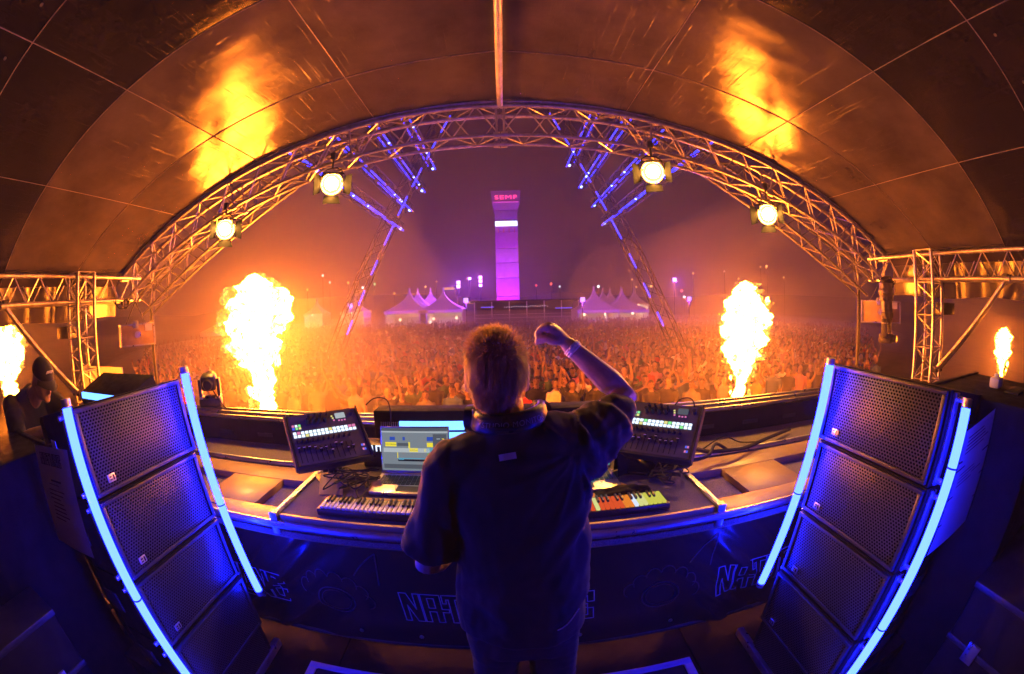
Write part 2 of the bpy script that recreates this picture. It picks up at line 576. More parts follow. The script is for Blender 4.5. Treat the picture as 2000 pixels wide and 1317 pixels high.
# ---------------------------------------------------------------- blue lit frame in front of the stage
FAR_Y, NEAR_Y = 16.0, 6.0
for s in (-1, 1):
    w = 'on the big-flame side' if s < 0 else 'on the small-flame side'
    fl, fpt = truss('lit_leg_truss', 'leaning dark truss leg with blue led dashes rising over the crowd %s' % w, 'truss',
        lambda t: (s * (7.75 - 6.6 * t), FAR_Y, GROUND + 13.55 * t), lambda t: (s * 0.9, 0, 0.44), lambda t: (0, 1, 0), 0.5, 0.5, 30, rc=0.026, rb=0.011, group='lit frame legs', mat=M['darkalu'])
    for k in range(9):
        t0 = 0.20 + 0.083 * k
        b = MB(); b.cyl(fpt(t0, -1.12, -1.0), fpt(t0 + (0.055 if k > 2 else 0.040), -1.12, -1.0), 0.030, 6)
        b.build('led_strip', M['blue_led'], fl)
    truss('slope_truss', 'bare sloping truss running up behind the arch %s' % w, 'truss',
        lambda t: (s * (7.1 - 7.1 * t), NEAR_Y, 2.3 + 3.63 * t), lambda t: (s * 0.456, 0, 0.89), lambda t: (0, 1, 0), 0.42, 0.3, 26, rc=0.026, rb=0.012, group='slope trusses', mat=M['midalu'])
    b = MB(); b.cyl((s * 7.1, NEAR_Y + 0.2, GROUND), (s * 7.1, NEAR_Y + 0.2, 2.3), 0.05, 10)
    tag(b.build('support_mast', M['black']), 'thin dark mast under the sloping truss %s' % w, 'mast', 'frame masts')
    for k, (x, z) in enumerate(((4.24, 5.28), (3.85, 6.05), (3.33, 6.86), (2.88, 7.82))):
        nm = ('lowest', 'second lowest', 'second highest', 'highest')[k]
        pr, ppt = truss('lit_purlin', '%s blue led beam pointing out over the crowd %s' % (nm, w), 'led beam',
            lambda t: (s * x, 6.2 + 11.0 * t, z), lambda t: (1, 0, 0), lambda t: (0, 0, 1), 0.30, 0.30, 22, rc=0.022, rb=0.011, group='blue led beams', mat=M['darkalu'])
        rr = random.Random(k * 7 + s)
        t = 0.10
        while t < 0.97:
            L = rr.uniform(0.10, 0.22)
            for e1, e2 in ((-s * 1.1, -1.1), (s * 1.1, 0.2)):
                dt = rr.uniform(-.02, .02)
                b = MB(); b.cyl(ppt(t + dt, e1, e2), ppt(min(0.985, t + dt + L), e1, e2), 0.020, 6)
                b.build('led_strip', M['blue_led'], pr)
            t += L + rr.uniform(0.01, 0.04)
        b = MB(); b.ball(ppt(1.0, 0, -0.3), 0.055, 12, 8); b.build('end_lamp', M['blue_led_hot'], pr)
        light('POINT', 'led_glow', pr, ppt(0.72, 0, -2.2), (0.12, 0.02, 1.0), 22, 0.25)
        for q in range(3):
            b = MB(); b.ball(ppt(rr.uniform(0.3, 0.9), -s * 1.1, -1.2), 0.032, 8, 6); b.build('led_point', M['blue_led_hot'], pr)

# ================================================================ flames
def flame_mat(name, L, lo):
    m = bpy.data.materials.new(name); m.use_nodes = True
    nt = m.node_tree; nt.nodes.remove(nt.nodes['Principled BSDF'])
    vec = texco(nt, (1, 1, 0.6))
    f = noise_tex(nt, vec, 3.2, 6, 0.7, 1.2)
    e = nt.nodes.new('ShaderNodeEmission')
    nt.links.new(ramp(nt, f, [(0.30, (1.0, 0.20, 0.012)), (0.62, (1.0, 0.19, 0.011)), (0.8, (1.0, 0.18, 0.010))]), e.inputs[0])
    nt.links.new(maprange(nt, f, 0.78, 0.84, L, lo), e.inputs[1])
    nt.links.new(e.outputs[0], nt.nodes['Material Output'].inputs['Surface'])
    return m
def lick_mat(name, L):
    m = bpy.data.materials.new(name); m.use_nodes = True
    nt = m.node_tree; nt.nodes.remove(nt.nodes['Principled BSDF'])
    vec = texco(nt, (1, 1, 0.55))
    f = noise_tex(nt, vec, 9.0, 7, 0.72, 1.8)
    e = nt.nodes.new('ShaderNodeEmission')
    nt.links.new(ramp(nt, f, [(0.45, (1.0, 0.34, 0.03)), (0.62, (1.0, 0.55, 0.10))]), e.inputs[0])
    nt.links.new(maprange(nt, f, 0.45, 0.65, L * 0.25, L), e.inputs[1])
    tr = nt.nodes.new('ShaderNodeBsdfTransparent')
    mx = nt.nodes.new('ShaderNodeMixShader')
    nt.links.new(maprange(nt, f, 0.45, 0.63, 0, 1), mx.inputs[0])
    nt.links.new(tr.outputs[0], mx.inputs[1]); nt.links.new(e.outputs[0], mx.inputs[2])
    nt.links.new(mx.outputs[0], nt.nodes['Material Output'].inputs['Surface'])
    try: m.cycles.emission_sampling = 'NONE'
    except Exception: pass
    return m
M['flame'] = flame_mat('flame_core', FLAME_L, 6.0)
M['lick'] = lick_mat('flame_fringe', 3.2)

def turb(p, oct=5):
    a, s, v = 1.0, 1.0, 0.0
    for k in range(oct):
        v += a * (abs(noise.noise(p * s)) * 1.6 - 0.42)
        a *= 0.56; s *= 2.05
    return v
def flame(base, H, Wd, seed, label, lean=(0, 0), skin=0.0):
    root = empty('flame', base, 0, label, 'flame', 'stage flame jets')
    prof = [(0, .20), (.08, .24), (.18, .28), (.28, .33), (.37, .44), (.45, .72), (.55, .92), (.66, 1.0), (.78, .98), (.87, .82), (.94, .55), (1, .08)]
    def rad(t):
        for (a, ra), (b, rb) in zip(prof, prof[1:]):
            if t <= b: return ra + (rb - ra) * (t - a) / (b - a)
        return 0.05
    so = Vector((seed * 3.1, seed * 1.7, seed * 5.3))
    def surf(u, v, sc, amp, freq):
        t = v; a = 2 * math.pi * u
        r = rad(t) * Wd / 2 * sc
        cx = lean[0] * t * H + 0.16 * Wd * noise.noise(Vector((t * 2.6, seed, 0)))
        cyy = lean[1] * t * H + 0.10 * Wd * noise.noise(Vector((t * 2.6, seed, 9)))
        p = Vector((math.cos(a) * r, math.sin(a) * r, t * H))
        q = Vector((p.x, p.y, p.z * 0.75)) * freq + so
        d = amp * turb(q) * (0.45 + 0.55 * min(1, rad(t) * 1.3))
        nx = Vector((math.cos(a), math.sin(a), 0.5 * (t - 0.45)))
        return p + nx * d + Vector((cx, cyy, 0))
    c = MB(); c.grid(lambda u, v: surf(u, v, 0.95, 0.22 * Wd, 2.3 / Wd * 1.6), 40, 56)
    c.build('flame_core', M['flame'], root, angle=180)
    c = MB(); c.grid(lambda u, v: surf(u, v * 1.0, 0.93, 0.34 * Wd, 2.9 / Wd * 1.6), 130, 170)
    c.build('flame_fringe', M['lick'], root, angle=180)
    rr = random.Random(seed)
    for k in range(30):    # torn-off licks
        t = rr.uniform(0.12, 0.97); a = rr.uniform(-0.7, 0.7) + (0 if rr.random() < .6 else math.pi)
        p = Vector((math.cos(a) * (rad(t) * Wd / 2 * rr.uniform(0.95, 1.22) + 0.03), math.sin(a) * 0.3, t * H)) + Vector((lean[0] * t * H, 0, 0))
        r = rr.uniform(0.018, 0.060) * Wd
        c = MB(); c.ball((0, 0, 0), 1.0, 14, 10)
        c.v = [tuple(p + Vector((v[0] * r, v[1] * r, v[2] * r * 1.5)) * (1 + 0.9 * turb(Vector(v) * 1.4 + so + Vector((k, 0, 0)), 3))) for v in c.v]
        c.build('flame_lick', M['lick'] if k % 3 else M['flame'], root, angle=180)
    jet = empty('flame_jet', (base[0], base[1], base[2] - 0.34), 0, 'small black flame projector under the ' + label.split(' with')[0].split(' behind')[0].split(' beyond')[0], 'flame jet', 'flame projectors')
    b = MB(); b.box((0, 0, 0.14), (0.34, 0.34, 0.28), bev=0.02); b.build('housing', M['black'], jet)
    b = MB(); b.cyl((0, 0, 0.28), (0, 0, 0.335), 0.05, 12, 0.07); b.build('nozzle', M['steel'], jet)
    b = MB(); b.box((0, 0, -0.12), (0.42, 0.42, 0.24) ); 
    leg_h = (base[2] - 0.34) - (GROUND if abs(base[0]) < 9 else -0.2)
    if leg_h > 0.02:
        b = MB(); b.box((0, 0, -leg_h / 2), (0.5, 0.5, leg_h), bev=0.01); b.build('riser', M['blackpaint'], jet)
    return root
flame((-4.34, 6.4, -0.05), 2.72, 1.10, 3, 'tallest column of flame with a wide billowing head over the crowd', (0.03, 0))
flame((4.0, 6.4, -0.09), 2.40, 0.78, 11, 'narrower column of flame behind the mixer on the small-flame side', (0.07, 0))
flame((-13.6, 4.4, -0.1), 2.55, 1.55, 5, 'wide flame beyond the roof column behind the capped technician', (0.0, 0))
flame((12.6, 4.25, 0.15), 1.35, 0.62, 8, 'smallest distant flame beyond the diagonal brace tubes', (0.02, 0))

# ================================================================ stage lamps with barn doors
def par_lamp(p, aim, hang, label):
    root = empty('stage_lamp', p, 0, label, 'lamp', 'barn-door stage lamps on the arch')
    d = (Vector(aim) - Vector(p)).normalized()
    q = d.to_track_quat('-Y', 'Z').to_matrix()
    def add(b, name, mat):
        b.v = [tuple(q @ Vector(v)) for v in b.v]
        return b.build(name, mat, root)
    b = MB()   # lathe can along -Y
    prof = [(0.20, 0.05), (0.19, 0.085), (0.06, 0.110), (-0.06, 0.120), (-0.075, 0.135)]
    n = 24; vs = []; fs = []
    for y, r in prof:
        for i in range(n): vs.append((r * math.cos(2 * math.pi * i / n), y, r * math.sin(2 * math.pi * i / n)))
    for k in range(len(prof) - 1):
        for i in range(n): fs.append((k * n + i, k * n + (i + 1) % n, (k + 1) * n + (i + 1) % n, (k + 1) * n + i))
    fs.append(tuple(range(n)))
    b.add(vs, fs); add(b, 'housing', M['black'])
    b = MB(); b.cyl((0, 0.030, 0), (0, 0.022, 0), 0.078, 24); add(b, 'lens', M['lamp'])
    for k in range(4):
        b = MB()
        a = k * math.pi / 2
        hw = 0.10 if k % 2 else 0.085
        poly = [(-hw, -0.078, 0.138), (hw, -0.078, 0.138), (hw * 1.2, -0.17, 0.215), (-hw * 1.2, -0.17, 0.215)]
        if k == 0: poly = [(-0.12, -0.076, 0.132), (0.12, -0.076, 0.132), (0.13, -0.25, 0.120), (-0.13, -0.25, 0.120)]
        R = Matrix.Rotation(a, 3, 'Y')
        vs = [R @ Vector(v) for v in poly]
        no = (R @ Vector((0, 0.5, 0.85))).normalized() * 0.004
        b.add(vs + [v + no for v in vs], [(0, 1, 2, 3), (7, 6, 5, 4), (0, 4, 5, 1), (1, 5, 6, 2), (2, 6, 7, 3), (3, 7, 4, 0)])
        add(b, 'barn_door', M['doorblack'])
    b = MB(); b.tube([(-0.125, 0, 0), (-0.125, 0, 0.15), (-0.06, 0, 0.19), (0.06, 0, 0.19), (0.125, 0, 0.15), (0.125, 0, 0)], 0.009, 8)
    b.v = [tuple(v) for v in b.v]
    b.build('yoke', M['black'], root)
    top = hang - p[2]
    b = MB(); b.cyl((0, 0, 0.19), (0, 0, max(0.2, top)), 0.014, 8); b.box((0, 0, max(0.21, top)), (0.06, 0.05, 0.09), bev=0.005); b.build('clamp', M['black'], root)
for p, hang, l in (((-1.93, 4.42, 3.40), 3.74, 'upper glowing barn-door lamp hanging beside the tallest flame'), ((-3.50, 4.42, 3.06), 3.36, 'lower glowing barn-door lamp above the tallest flame'),
                   ((1.70, 4.42, 3.42), 3.76, 'upper glowing barn-door lamp hanging over the raised fist side'), ((3.28, 4.42, 3.04), 3.40, 'lower glowing barn-door lamp above the narrower flame')):
    par_lamp(p, (0.0, 0.6, 1.9), hang, l)

# ================================================================ smoke drifting off the flames
smoke_m = bpy.data.materials.new('flame_smoke'); smoke_m.use_nodes = True
_nt = smoke_m.node_tree
for _n in list(_nt.nodes):
    if _n.type == 'BSDF_PRINCIPLED': _nt.nodes.remove(_n)
_pv = _nt.nodes.new('ShaderNodeVolumePrincipled')
_pv.inputs['Color'].default_value = (0.95, 0.93, 0.92, 1)
_pv.inputs['Density'].default_value = SMOKE
_nt.links.new(_pv.outputs[0], _nt.nodes['Material Output'].inputs['Volume'])
crowd_smoke_m = smoke_m.copy(); crowd_smoke_m.name = 'crowd_smoke'
for _n in crowd_smoke_m.node_tree.nodes:
    if _n.type == 'PRINCIPLED_VOLUME': _n.inputs['Density'].default_value = CROWD_SMOKE
for k, (c, r) in enumerate((((-5.4, 9.2, 2.2), (5.0, 3.4, 3.8)), ((-3.7, 7.4, 0.8), (2.2, 1.6, 1.7)), ((5.2, 8.8, 1.3), (3.8, 2.8, 2.9)), ((-3.4, 11.0, 0.2), (3.4, 2.8, 1.6)), ((0.0, 27.0, -0.7), (26.0, 19.0, 2.3)), ((13.4, 5.6, 0.9), (2.6, 2.2, 1.9)))):
    b = MB(); b.ball((0, 0, 0), 1.0, 40, 26)
    b.v = [tuple(Vector(c) + Vector((v[0] * r[0], v[1] * r[1], v[2] * r[2])) * (1 + 0.28 * noise.noise(Vector(v) * 1.3 + Vector((k * 7, 0, 0))) + 0.10 * noise.noise(Vector(v) * 3.1 + Vector((k * 7, 3, 0))))) for v in b.v]
    b.v = [(v[0], v[1], max(v[2], GROUND + 0.3)) for v in b.v]
    so_ = b.build('smoke', crowd_smoke_m if k == 4 else smoke_m, None, angle=180)
    tag(so_, 'low smoke lying over the crowd' if k == 4 else 'drifting smoke lit orange around the stage flames', None, None, 'stuff')

# ================================================================ far field: tower, tents, huts, lamps
# tower of stacked blocks, each band with its own base colour
TX, TY = 0.80, 90.0
tower = empty('tower', (TX, TY, GROUND), 0, 'tall square tower of stacked pink and violet blocks with a flared sign top', 'tower')
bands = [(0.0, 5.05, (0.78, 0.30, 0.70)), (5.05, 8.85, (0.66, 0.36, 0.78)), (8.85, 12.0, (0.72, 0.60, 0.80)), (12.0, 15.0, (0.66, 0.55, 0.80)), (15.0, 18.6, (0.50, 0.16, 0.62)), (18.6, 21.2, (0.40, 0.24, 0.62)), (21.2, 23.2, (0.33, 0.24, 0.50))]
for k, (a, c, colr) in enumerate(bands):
    m = pmat('tower_block_colour', colr, 0.6, var=0.1, vscale=0.8)
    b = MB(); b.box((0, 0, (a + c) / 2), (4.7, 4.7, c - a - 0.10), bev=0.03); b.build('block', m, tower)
    b = MB()
    for q in range(9): b.box((-2.0 + 0.5 * q, -2.37, (a + c) / 2), (0.06, 0.05, c - a - 0.4))
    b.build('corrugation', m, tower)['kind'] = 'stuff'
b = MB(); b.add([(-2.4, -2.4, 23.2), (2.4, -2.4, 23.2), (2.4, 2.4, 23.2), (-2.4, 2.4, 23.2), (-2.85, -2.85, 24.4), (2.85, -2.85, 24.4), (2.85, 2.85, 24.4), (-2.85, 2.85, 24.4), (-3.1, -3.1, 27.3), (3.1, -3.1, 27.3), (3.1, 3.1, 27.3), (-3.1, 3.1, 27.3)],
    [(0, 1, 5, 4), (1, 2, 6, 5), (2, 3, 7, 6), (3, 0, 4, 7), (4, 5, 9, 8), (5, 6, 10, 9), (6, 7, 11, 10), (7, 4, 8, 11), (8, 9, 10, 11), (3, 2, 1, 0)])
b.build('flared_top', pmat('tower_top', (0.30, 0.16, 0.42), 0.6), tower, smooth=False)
b = MB(); b.box((0, -3.12, 24.75), (5.2, 0.08, 0.28)); b.build('sign_ledge', emat('magenta_ledge', (0.75, 0.06, 0.75), 0.9, 'NONE'), tower)
sgn = emat('red_sign_letters', (1.0, 0.05, 0.22), 3.0, 'NONE')
def word(txt, size, mat, parent, loc, rot, name='lettering', extrude=0.02, space=1.0, fit=None):
    cu = bpy.data.curves.new('txt', 'FONT'); cu.body = txt; cu.size = size; cu.extrude = extrude; cu.align_x = 'CENTER'; cu.space_character = space
    t = bpy.data.objects.new('txt', cu); COL.objects.link(t)
    dg = bpy.context.evaluated_depsgraph_get(); dg.update()
    me = bpy.data.meshes.new_from_object(t.evaluated_get(dg))
    bpy.data.objects.remove(t); bpy.data.curves.remove(cu)
    me.name = name; me.materials.clear(); me.materials.append(mat)
    o = bpy.data.objects.new(name, me); o.location = loc; o.rotation_euler = rot
    if fit:
        wx = max(v.co.x for v in me.vertices) - min(v.co.x for v in me.vertices)
        o.scale = (fit / wx, 1, 1)
    return link(o, parent)
word('SEMF', 1.25, sgn, tower, (0, -3.30, 25.35), (RAD(90), 0, 0), 'sign_letters', 0.05, 1.15, 4.6)
b = MB(); b.box((0, -2.42, 20.25), (4.6, 0.10, 1.02)); b.build('led_board', emat('white_led_board', (0.75, 0.88, 1.0), 3.2, 'NONE'), tower)
word('NATURE ONE', 0.8, pmat('board_letters', (0.05, 0.05, 0.06), 0.5), tower, (0, -2.49, 19.98), (RAD(90), 0, 0), 'board_letters', 0.01, 1.0, 4.2)
for q in range(4):
    b = MB(); b.box((-1.65 + 1.1 * q, -2.42, 18.75), (0.16, 0.08, 0.9)); b.build('red_strip', emat('red_strip', (1, 0.12, 0.25), 0.5, 'NONE'), tower)

def pagoda(x, y, wd, eave, peak, label, tip=0.08):
    t = empty('pagoda_tent', (x, y, GROUND), 0, label, 'tent', 'white pagoda tents')
    ez, pz = eave - GROUND, peak - GROUND
    b = MB()
    n = 10; K = 4
    def ring(k):
        u = k / n
        r = wd / 2 * ((1 - u) ** 2.3) + tip * u
        return r, ez + (pz - ez) * u
    vs = []; fs = []
    for k in range(n + 1):
        r, z = ring(k)
        for j in range(4):
            for i in range(K):
                c = [(-1, -1), (1, -1), (1, 1), (-1, 1)]
                a, d = c[j], c[(j + 1) % 4]
                f = i / K
                sag = 1 - 0.06 * math.sin(math.pi * f) * (1 - u_(k, n))
                vs.append(((a[0] + (d[0] - a[0]) * f) * r * sag, (a[1] + (d[1] - a[1]) * f) * r * sag, z))
    m = 4 * K
    for k in range(n):
        for i in range(m): fs.append((k * m + i, k * m + (i + 1) % m, (k + 1) * m + (i + 1) % m, (k + 1) * m + i))
    fs.append(tuple(range(n * m, n * m + m)))
    b.add(vs, fs); b.build('canopy', M['tent'], t, angle=30)
    b = MB(); b.box((0, wd / 2 - 0.05, ez / 2), (wd * 0.98, 0.04, ez)); b.build('back_wall', M['tent'], t)
    for s in (-1, 1):
        b = MB(); b.box((s * (wd / 2 - 0.05), 0, ez / 2), (0.04, wd * 0.96, ez)); b.build('side_wall', M['tent'], t)
    b = MB(); b.box((0, -wd / 2 + 0.02, ez - 0.16), (wd, 0.05, 0.34)); b.build('valance', M['tent'], t)
    for s in (-1, 1):
        b = MB(); b.cyl((s * (wd / 2 - 0.1), -wd / 2 + 0.1, 0), (s * (wd / 2 - 0.1), -wd / 2 + 0.1, ez), 0.06, 8); b.build('pole', M['alu'], t)
    return t
def u_(k, n): return k / n
lampw = emat('warm_tent_lamp', (1.0, 0.62, 0.34), 5.0, 'NONE')
def tent_lamp(t, x, y, z, e=60):
    b = MB(); b.ball((x, y, z), 0.16, 10, 8); b.build('inside_lamp', lampw, t)
    light('POINT', 'lamp_glow', t, (x, y - 0.0, z - 0.4), (1.0, 0.66, 0.45), e, 0.2)
for (x, y, w, e, p, l) in ((-10.85, 48, 4.9, 1.55, 4.12, 'wide white peaked tent lit violet, outermost of the near pair on the tallest-flame side'), (-6.9, 48, 4.9, 1.50, 3.98, 'white peaked tent lit violet next to the dark control platform'),
        (10.25, 48, 4.8, 1.05, 3.72, 'tall white peaked tent lit violet under the raised fist'), (14.2, 50, 5.2, 0.98, 3.48, 'white peaked tent with a long plain wall, outermost on the fist side')):
    t = pagoda(x, y, w, e, p, l)
    tent_lamp(t, -1.2, 0, 2.1, 50); tent_lamp(t, 1.4, 0.3, 2.1, 50)
for (x, y, w, e, p, l) in ((-12.3, 60, 4.2, 1.9, 4.55, 'small cream tent peak behind the near violet pair, first of two'), (-10.8, 62, 4.2, 1.9, 4.65, 'small cream tent peak behind the near violet pair, second of two'), (-21.2, 58, 3.6, 1.6, 4.0, 'small amber-lit tent near the tallest flame'),
        (-27.5, 58, 3.2, 1.6, 3.9, 'farthest amber-lit tent half hidden by the tallest flame glow'), (14.6, 62, 3.4, 1.5, 4.0, 'bluish small tent peak right behind the fist-side tent'), (16.2, 64, 3.6, 1.5, 4.1, 'first glowing cream tent peak in the back row of three'), (18.0, 64, 3.6, 1.5, 4.25, 'middle glowing cream tent peak in the back row of three'), (20.2, 64, 3.6, 1.5, 4.2, 'last glowing cream tent peak in the back row of three'),
        (-21.0, 28.6, 5.0, 0.9, 3.4, 'dim brown peaked tent by the hanging flight case')):
    t = pagoda(x, y, w, e, p, l)
    light('POINT', 'lamp_glow', t, (0, -w * 0.62, 3.0 - 1.3), (1.0, 0.60, 0.36), 260 if y > 40 else 25, 0.25)
    b = MB(); b.ball((0, -w * 0.55, 3.0), 0.11, 8, 6); b.build('eave_lamp', lampw, t)

# dark control platform before the tower
foh = empty('control_platform', (2.6, 52, GROUND), 0, 'wide dark scaffold control platform below the tower', 'platform')
b = MB(); b.box((0, 0, 1.2), (12.5, 5, 0.25)); b.build('deck', M['black'], foh)
b = MB(); b.box((0, 0.3, 3.85), (13.2, 5.4, 0.22), bev=0.03); b.build('roof', M['blackpaint'], foh)
for i in range(7):
    b = MB(); b.cyl((-6.1 + 12.2 * i / 6, -2.4, 0), (-6.1 + 12.2 * i / 6, -2.4, 3.8), 0.06, 8); b.build('post', M['alu'], foh)
for z in (1.9, 2.3):
    b = MB(); b.cyl((-6.2, -2.45, z), (6.2, -2.45, z), 0.035, 8); b.build('rail', M['alu'], foh)
b = MB(); b.box((0, 2.4, 2.5), (12.4, 0.06, 2.5)); b.build('back_cloth', M['blackpaint'], foh)
for x, z, w in ((-4.6, 3.2, 1.5), (4.3, 2.9, 2.0), (-1.0, 1.05, 3.4), (3.0, 1.05, 3.0)):
    b = MB(); b.box((x, -2.6, z), (w, 0.06, 0.12)); b.build('led_bar', emat('dim_blue_bar', (0.10, 0.08, 1.0), 1.2, 'NONE'), foh)
b = MB(); rr = random.Random(4)
for k in range(26): b.box((-2.6 + 0.2 * k, -2.66, 3.18 + rr.uniform(-0.05, 0.05)), (0.09, 0.03, 0.10))
b.build('pixel_strip', emat('dim_white_pixels', (0.8, 0.7, 0.9), 0.6, 'NONE'), foh)['kind'] = 'stuff'

# floodlights on masts
def flood(x, y, z, col, e, label, aim, ncell=2, kind='SPOT', size=0.32, strength=7.0, angle=120):
    t = empty('floodlight', (x, y, GROUND), 0, label, 'floodlight', 'far floodlights')
    h = z - GROUND
    b = MB(); b.cyl((0, 0, 0), (0, 0, h), 0.05, 8); b.build('mast', M['black'], t)
    lm = emat('flood_lens', tuple(0.25 + 0.75 * c for c in col), strength, 'NONE')
    for k in range(ncell):
        zz = h - 0.6 * k
        b = MB(); b.box((0, 0.0, zz), (0.6, 0.3, 0.5), bev=0.03); b.build('housing', M['black'], t)
        b = MB(); b.box((0, -0.17, zz), (size * 1.4, 0.04, size * 1.2)); b.build('lens', lm, t)
    if e > 0:
        light(kind, 'flood_beam', t, (0, -0.45, h - 0.3), col, e, 0.3, aim=Vector(aim) - Vector((x, y, GROUND)) if kind == 'SPOT' else None, angle=angle)
    return t
VIO = (0.42, 0.06, 1.0)
flood(-6.2, 58, 5.05, VIO, 5500, 'twin stacked blue floodlight on a mast, nearer the violet tents', (-10, 20, 0), 2, kind='POINT')
flood(-5.3, 66, 6.0, VIO, 0, 'single small blue floodlight between the two stacked ones', (0, 0, 0), 1)
flood(-3.4, 62, 5.9, VIO, 5500, 'triple stacked blue floodlight on a mast beside the tower', (2, 20, 0), 3, kind='POINT')
flood(19.5, 46, 4.4, VIO, 9000, 'added violet floodlight beside the outermost fist-side tent', (14, 10, 0), 1)  # extra lamp, added here to turn the haze violet on this side
MAG = (0.75, 0.04, 1.0)
flood(-7.5, 77, 0.6, MAG, 30000, 'low magenta uplight before the tower, nearer the tents', (0.6, 90, 12), 1, angle=75, strength=2)
flood(9.5, 77, 0.6, (0.50, 0.05, 1.0), 30000, 'low violet uplight before the tower, on the fist side', (1.0, 90, 13), 1, angle=75, strength=2)
for x, l in ((-15.2, 'outer'), (-3.6, 'inner')):
    flood(x, 40, 2.4, VIO, 2200, 'purple tent washer on a short mast, %s one on the tallest-flame side' % l, (-9, 50, 2), 1, angle=110, strength=2)
for x, l in ((7.4, 'inner'), (18.6, 'outer')):
    flood(x, 40, 2.2, VIO, 2200, 'purple tent washer on a short mast, %s one on the fist side' % l, (12, 50, 2), 1, angle=110, strength=2)

# scattered camp lamps on poles up the hillside
rr = random.Random(21)
CL = [(-31.9, 70, 8.2, 0), (-26.9, 70, 6.6, 1), (-35.1, 70, 5.9, 1), (-30.5, 70, 6.9, 2), (-24.2, 70, 5.6, 0), (-19, 72, 4.4, 1), (-13.0, 70, 5.2, 1), (-11.8, 74, 6.2, 1), (9.2, 70, 4.6, 2), (5.6, 74, 5.0, 3), (8.2, 74, 5.2, 3), (16.2, 72, 4.6, 2), (22.5, 70, 4.4, 1), (23.0, 74, 5.9, 1), (24.8, 70, 4.5, 1), (26.0, 72, 4.6, 1), (31.6, 70, 2.7, 2), (32.0, 72, 3.8, 3), (40.3, 70, 7.4, 0), (46.0, 74, 6.4, 1), (44, 72, 5.4, 1), (-22.6, 72, 6.2, 4), (-41, 66, 6.4, 1), (-46, 68, 5.2, 0), (52, 66, 6.5, 1), (49, 70, 8.6, 1), (50.6, 70, 8.8, 1), (35.5, 74, 7.2, 1)]
cn = ['white', 'amber', 'pale', 'red', 'green']
cc = [(1, 0.92, 0.85), (1, 0.55, 0.16), (0.85, 0.95, 1.0), (1, 0.08, 0.06), (0.3, 1, 0.3)]
cm = [emat('%s_camp_lamp' % n, c, 3.5 if k != 1 else 2.2, 'NONE') for k, (n, c) in enumerate(zip(cn, cc))]
lb = MB(); lb.ball((0, 0, 0), 0.17, 8, 6); lme = None
CL.sort()
ORD = 'first second third fourth fifth sixth seventh eighth ninth tenth eleventh twelfth thirteenth fourteenth fifteenth sixteenth'.split()
seen = {}
for k, (x, y, z, c) in enumerate(CL):
    seen[c] = seen.get(c, 0) + 1
    t = empty('camp_lamp', (x, y, GROUND), 0, '%s camp lamp on a thin pole, %s %s one from the tallest-flame side' % (cn[c], ORD[seen[c] - 1], cn[c]), 'lamp', '%s camp lamps behind the crowd' % cn[c])
    b = MB(); b.cyl((0, 0, 0), (0, 0, z - GROUND), 0.03, 6); b.build('pole', M['black'], t)
    b = MB(); b.ball((0, 0, z - GROUND), rr.uniform(0.13, 0.24), 8, 6); b.build('globe', cm[c], t)
for x, z, w, l in ((-8.0, 4.4, 1.5, 'amber lit kiosk sign'), (-5.0, 2.3, 1.5, 'low amber kiosk counter')):
    b = MB(); b.box((0, 0, z - GROUND), (w, 0.3, 0.34), bev=0.02)
    k = empty('kiosk', (x, 62, GROUND), 0, l + ' beside the violet tents', 'kiosk')
    b.build('lit_panel', emat('amber_panel', (1.0, 0.5, 0.1), 0.8, 'NONE'), k)
    b = MB(); b.box((0, 1.1, (z - GROUND) / 2), (w * 1.2, 2.0, z - GROUND - 0.1), bev=0.03); b.build('booth', M['blackpaint'], k)

# ================================================================ crowd
skin_m = pmat('crowd_skin', (0.25, 0.14, 0.105), 0.5, var=0.12)
hair_ms = [pmat('dark_hair', (0.02, 0.014, 0.010), 0.6), pmat('brown_hair', (0.07, 0.04, 0.02), 0.6), pmat('fair_hair', (0.30, 0.20, 0.09), 0.6)]
hair_n = ['dark-haired', 'brown-haired', 'fair-haired']
shirt_c = [('black', (0.02, 0.02, 0.022)), ('grey', (0.16, 0.16, 0.17)), ('white', (0.62, 0.62, 0.60)), ('red', (0.42, 0.03, 0.03)), ('blue', (0.05, 0.10, 0.32)), ('green', (0.06, 0.16, 0.07)), ('pink', (0.50, 0.18, 0.25)), ('mustard', (0.42, 0.26, 0.05))]
shirt_ms = [pmat(n + '_shirt', c, 0.85) for n, c in shirt_c]
jeans_m = pmat('crowd_jeans', (0.03, 0.04, 0.07), 0.85)
eye_m = pmat('crowd_eyes', (0.02, 0.015, 0.012), 0.4)

def limb(b, pts, rs, n=10):
    P = [Vector(p) for p in pts]
    rings = []
    for i, (p, r) in enumerate(zip(P, rs)): rings.append((p, r, r))
    d0 = (P[0] - P[1]).normalized(); d1 = (P[-1] - P[-2]).normalized()
    rings = [(P[0] + d0 * rs[0] * 0.8, rs[0] * 0.45, rs[0] * 0.45)] + rings + [(P[-1] + d1 * rs[-1] * 0.8, rs[-1] * 0.45, rs[-1] * 0.45)]
    t = (P[-1] - P[0]).normalized()
    side = Vector((1, 0, 0)) if abs(t.x) < 0.9 else Vector((0, 1, 0))
    b.loft(rings, side, n)

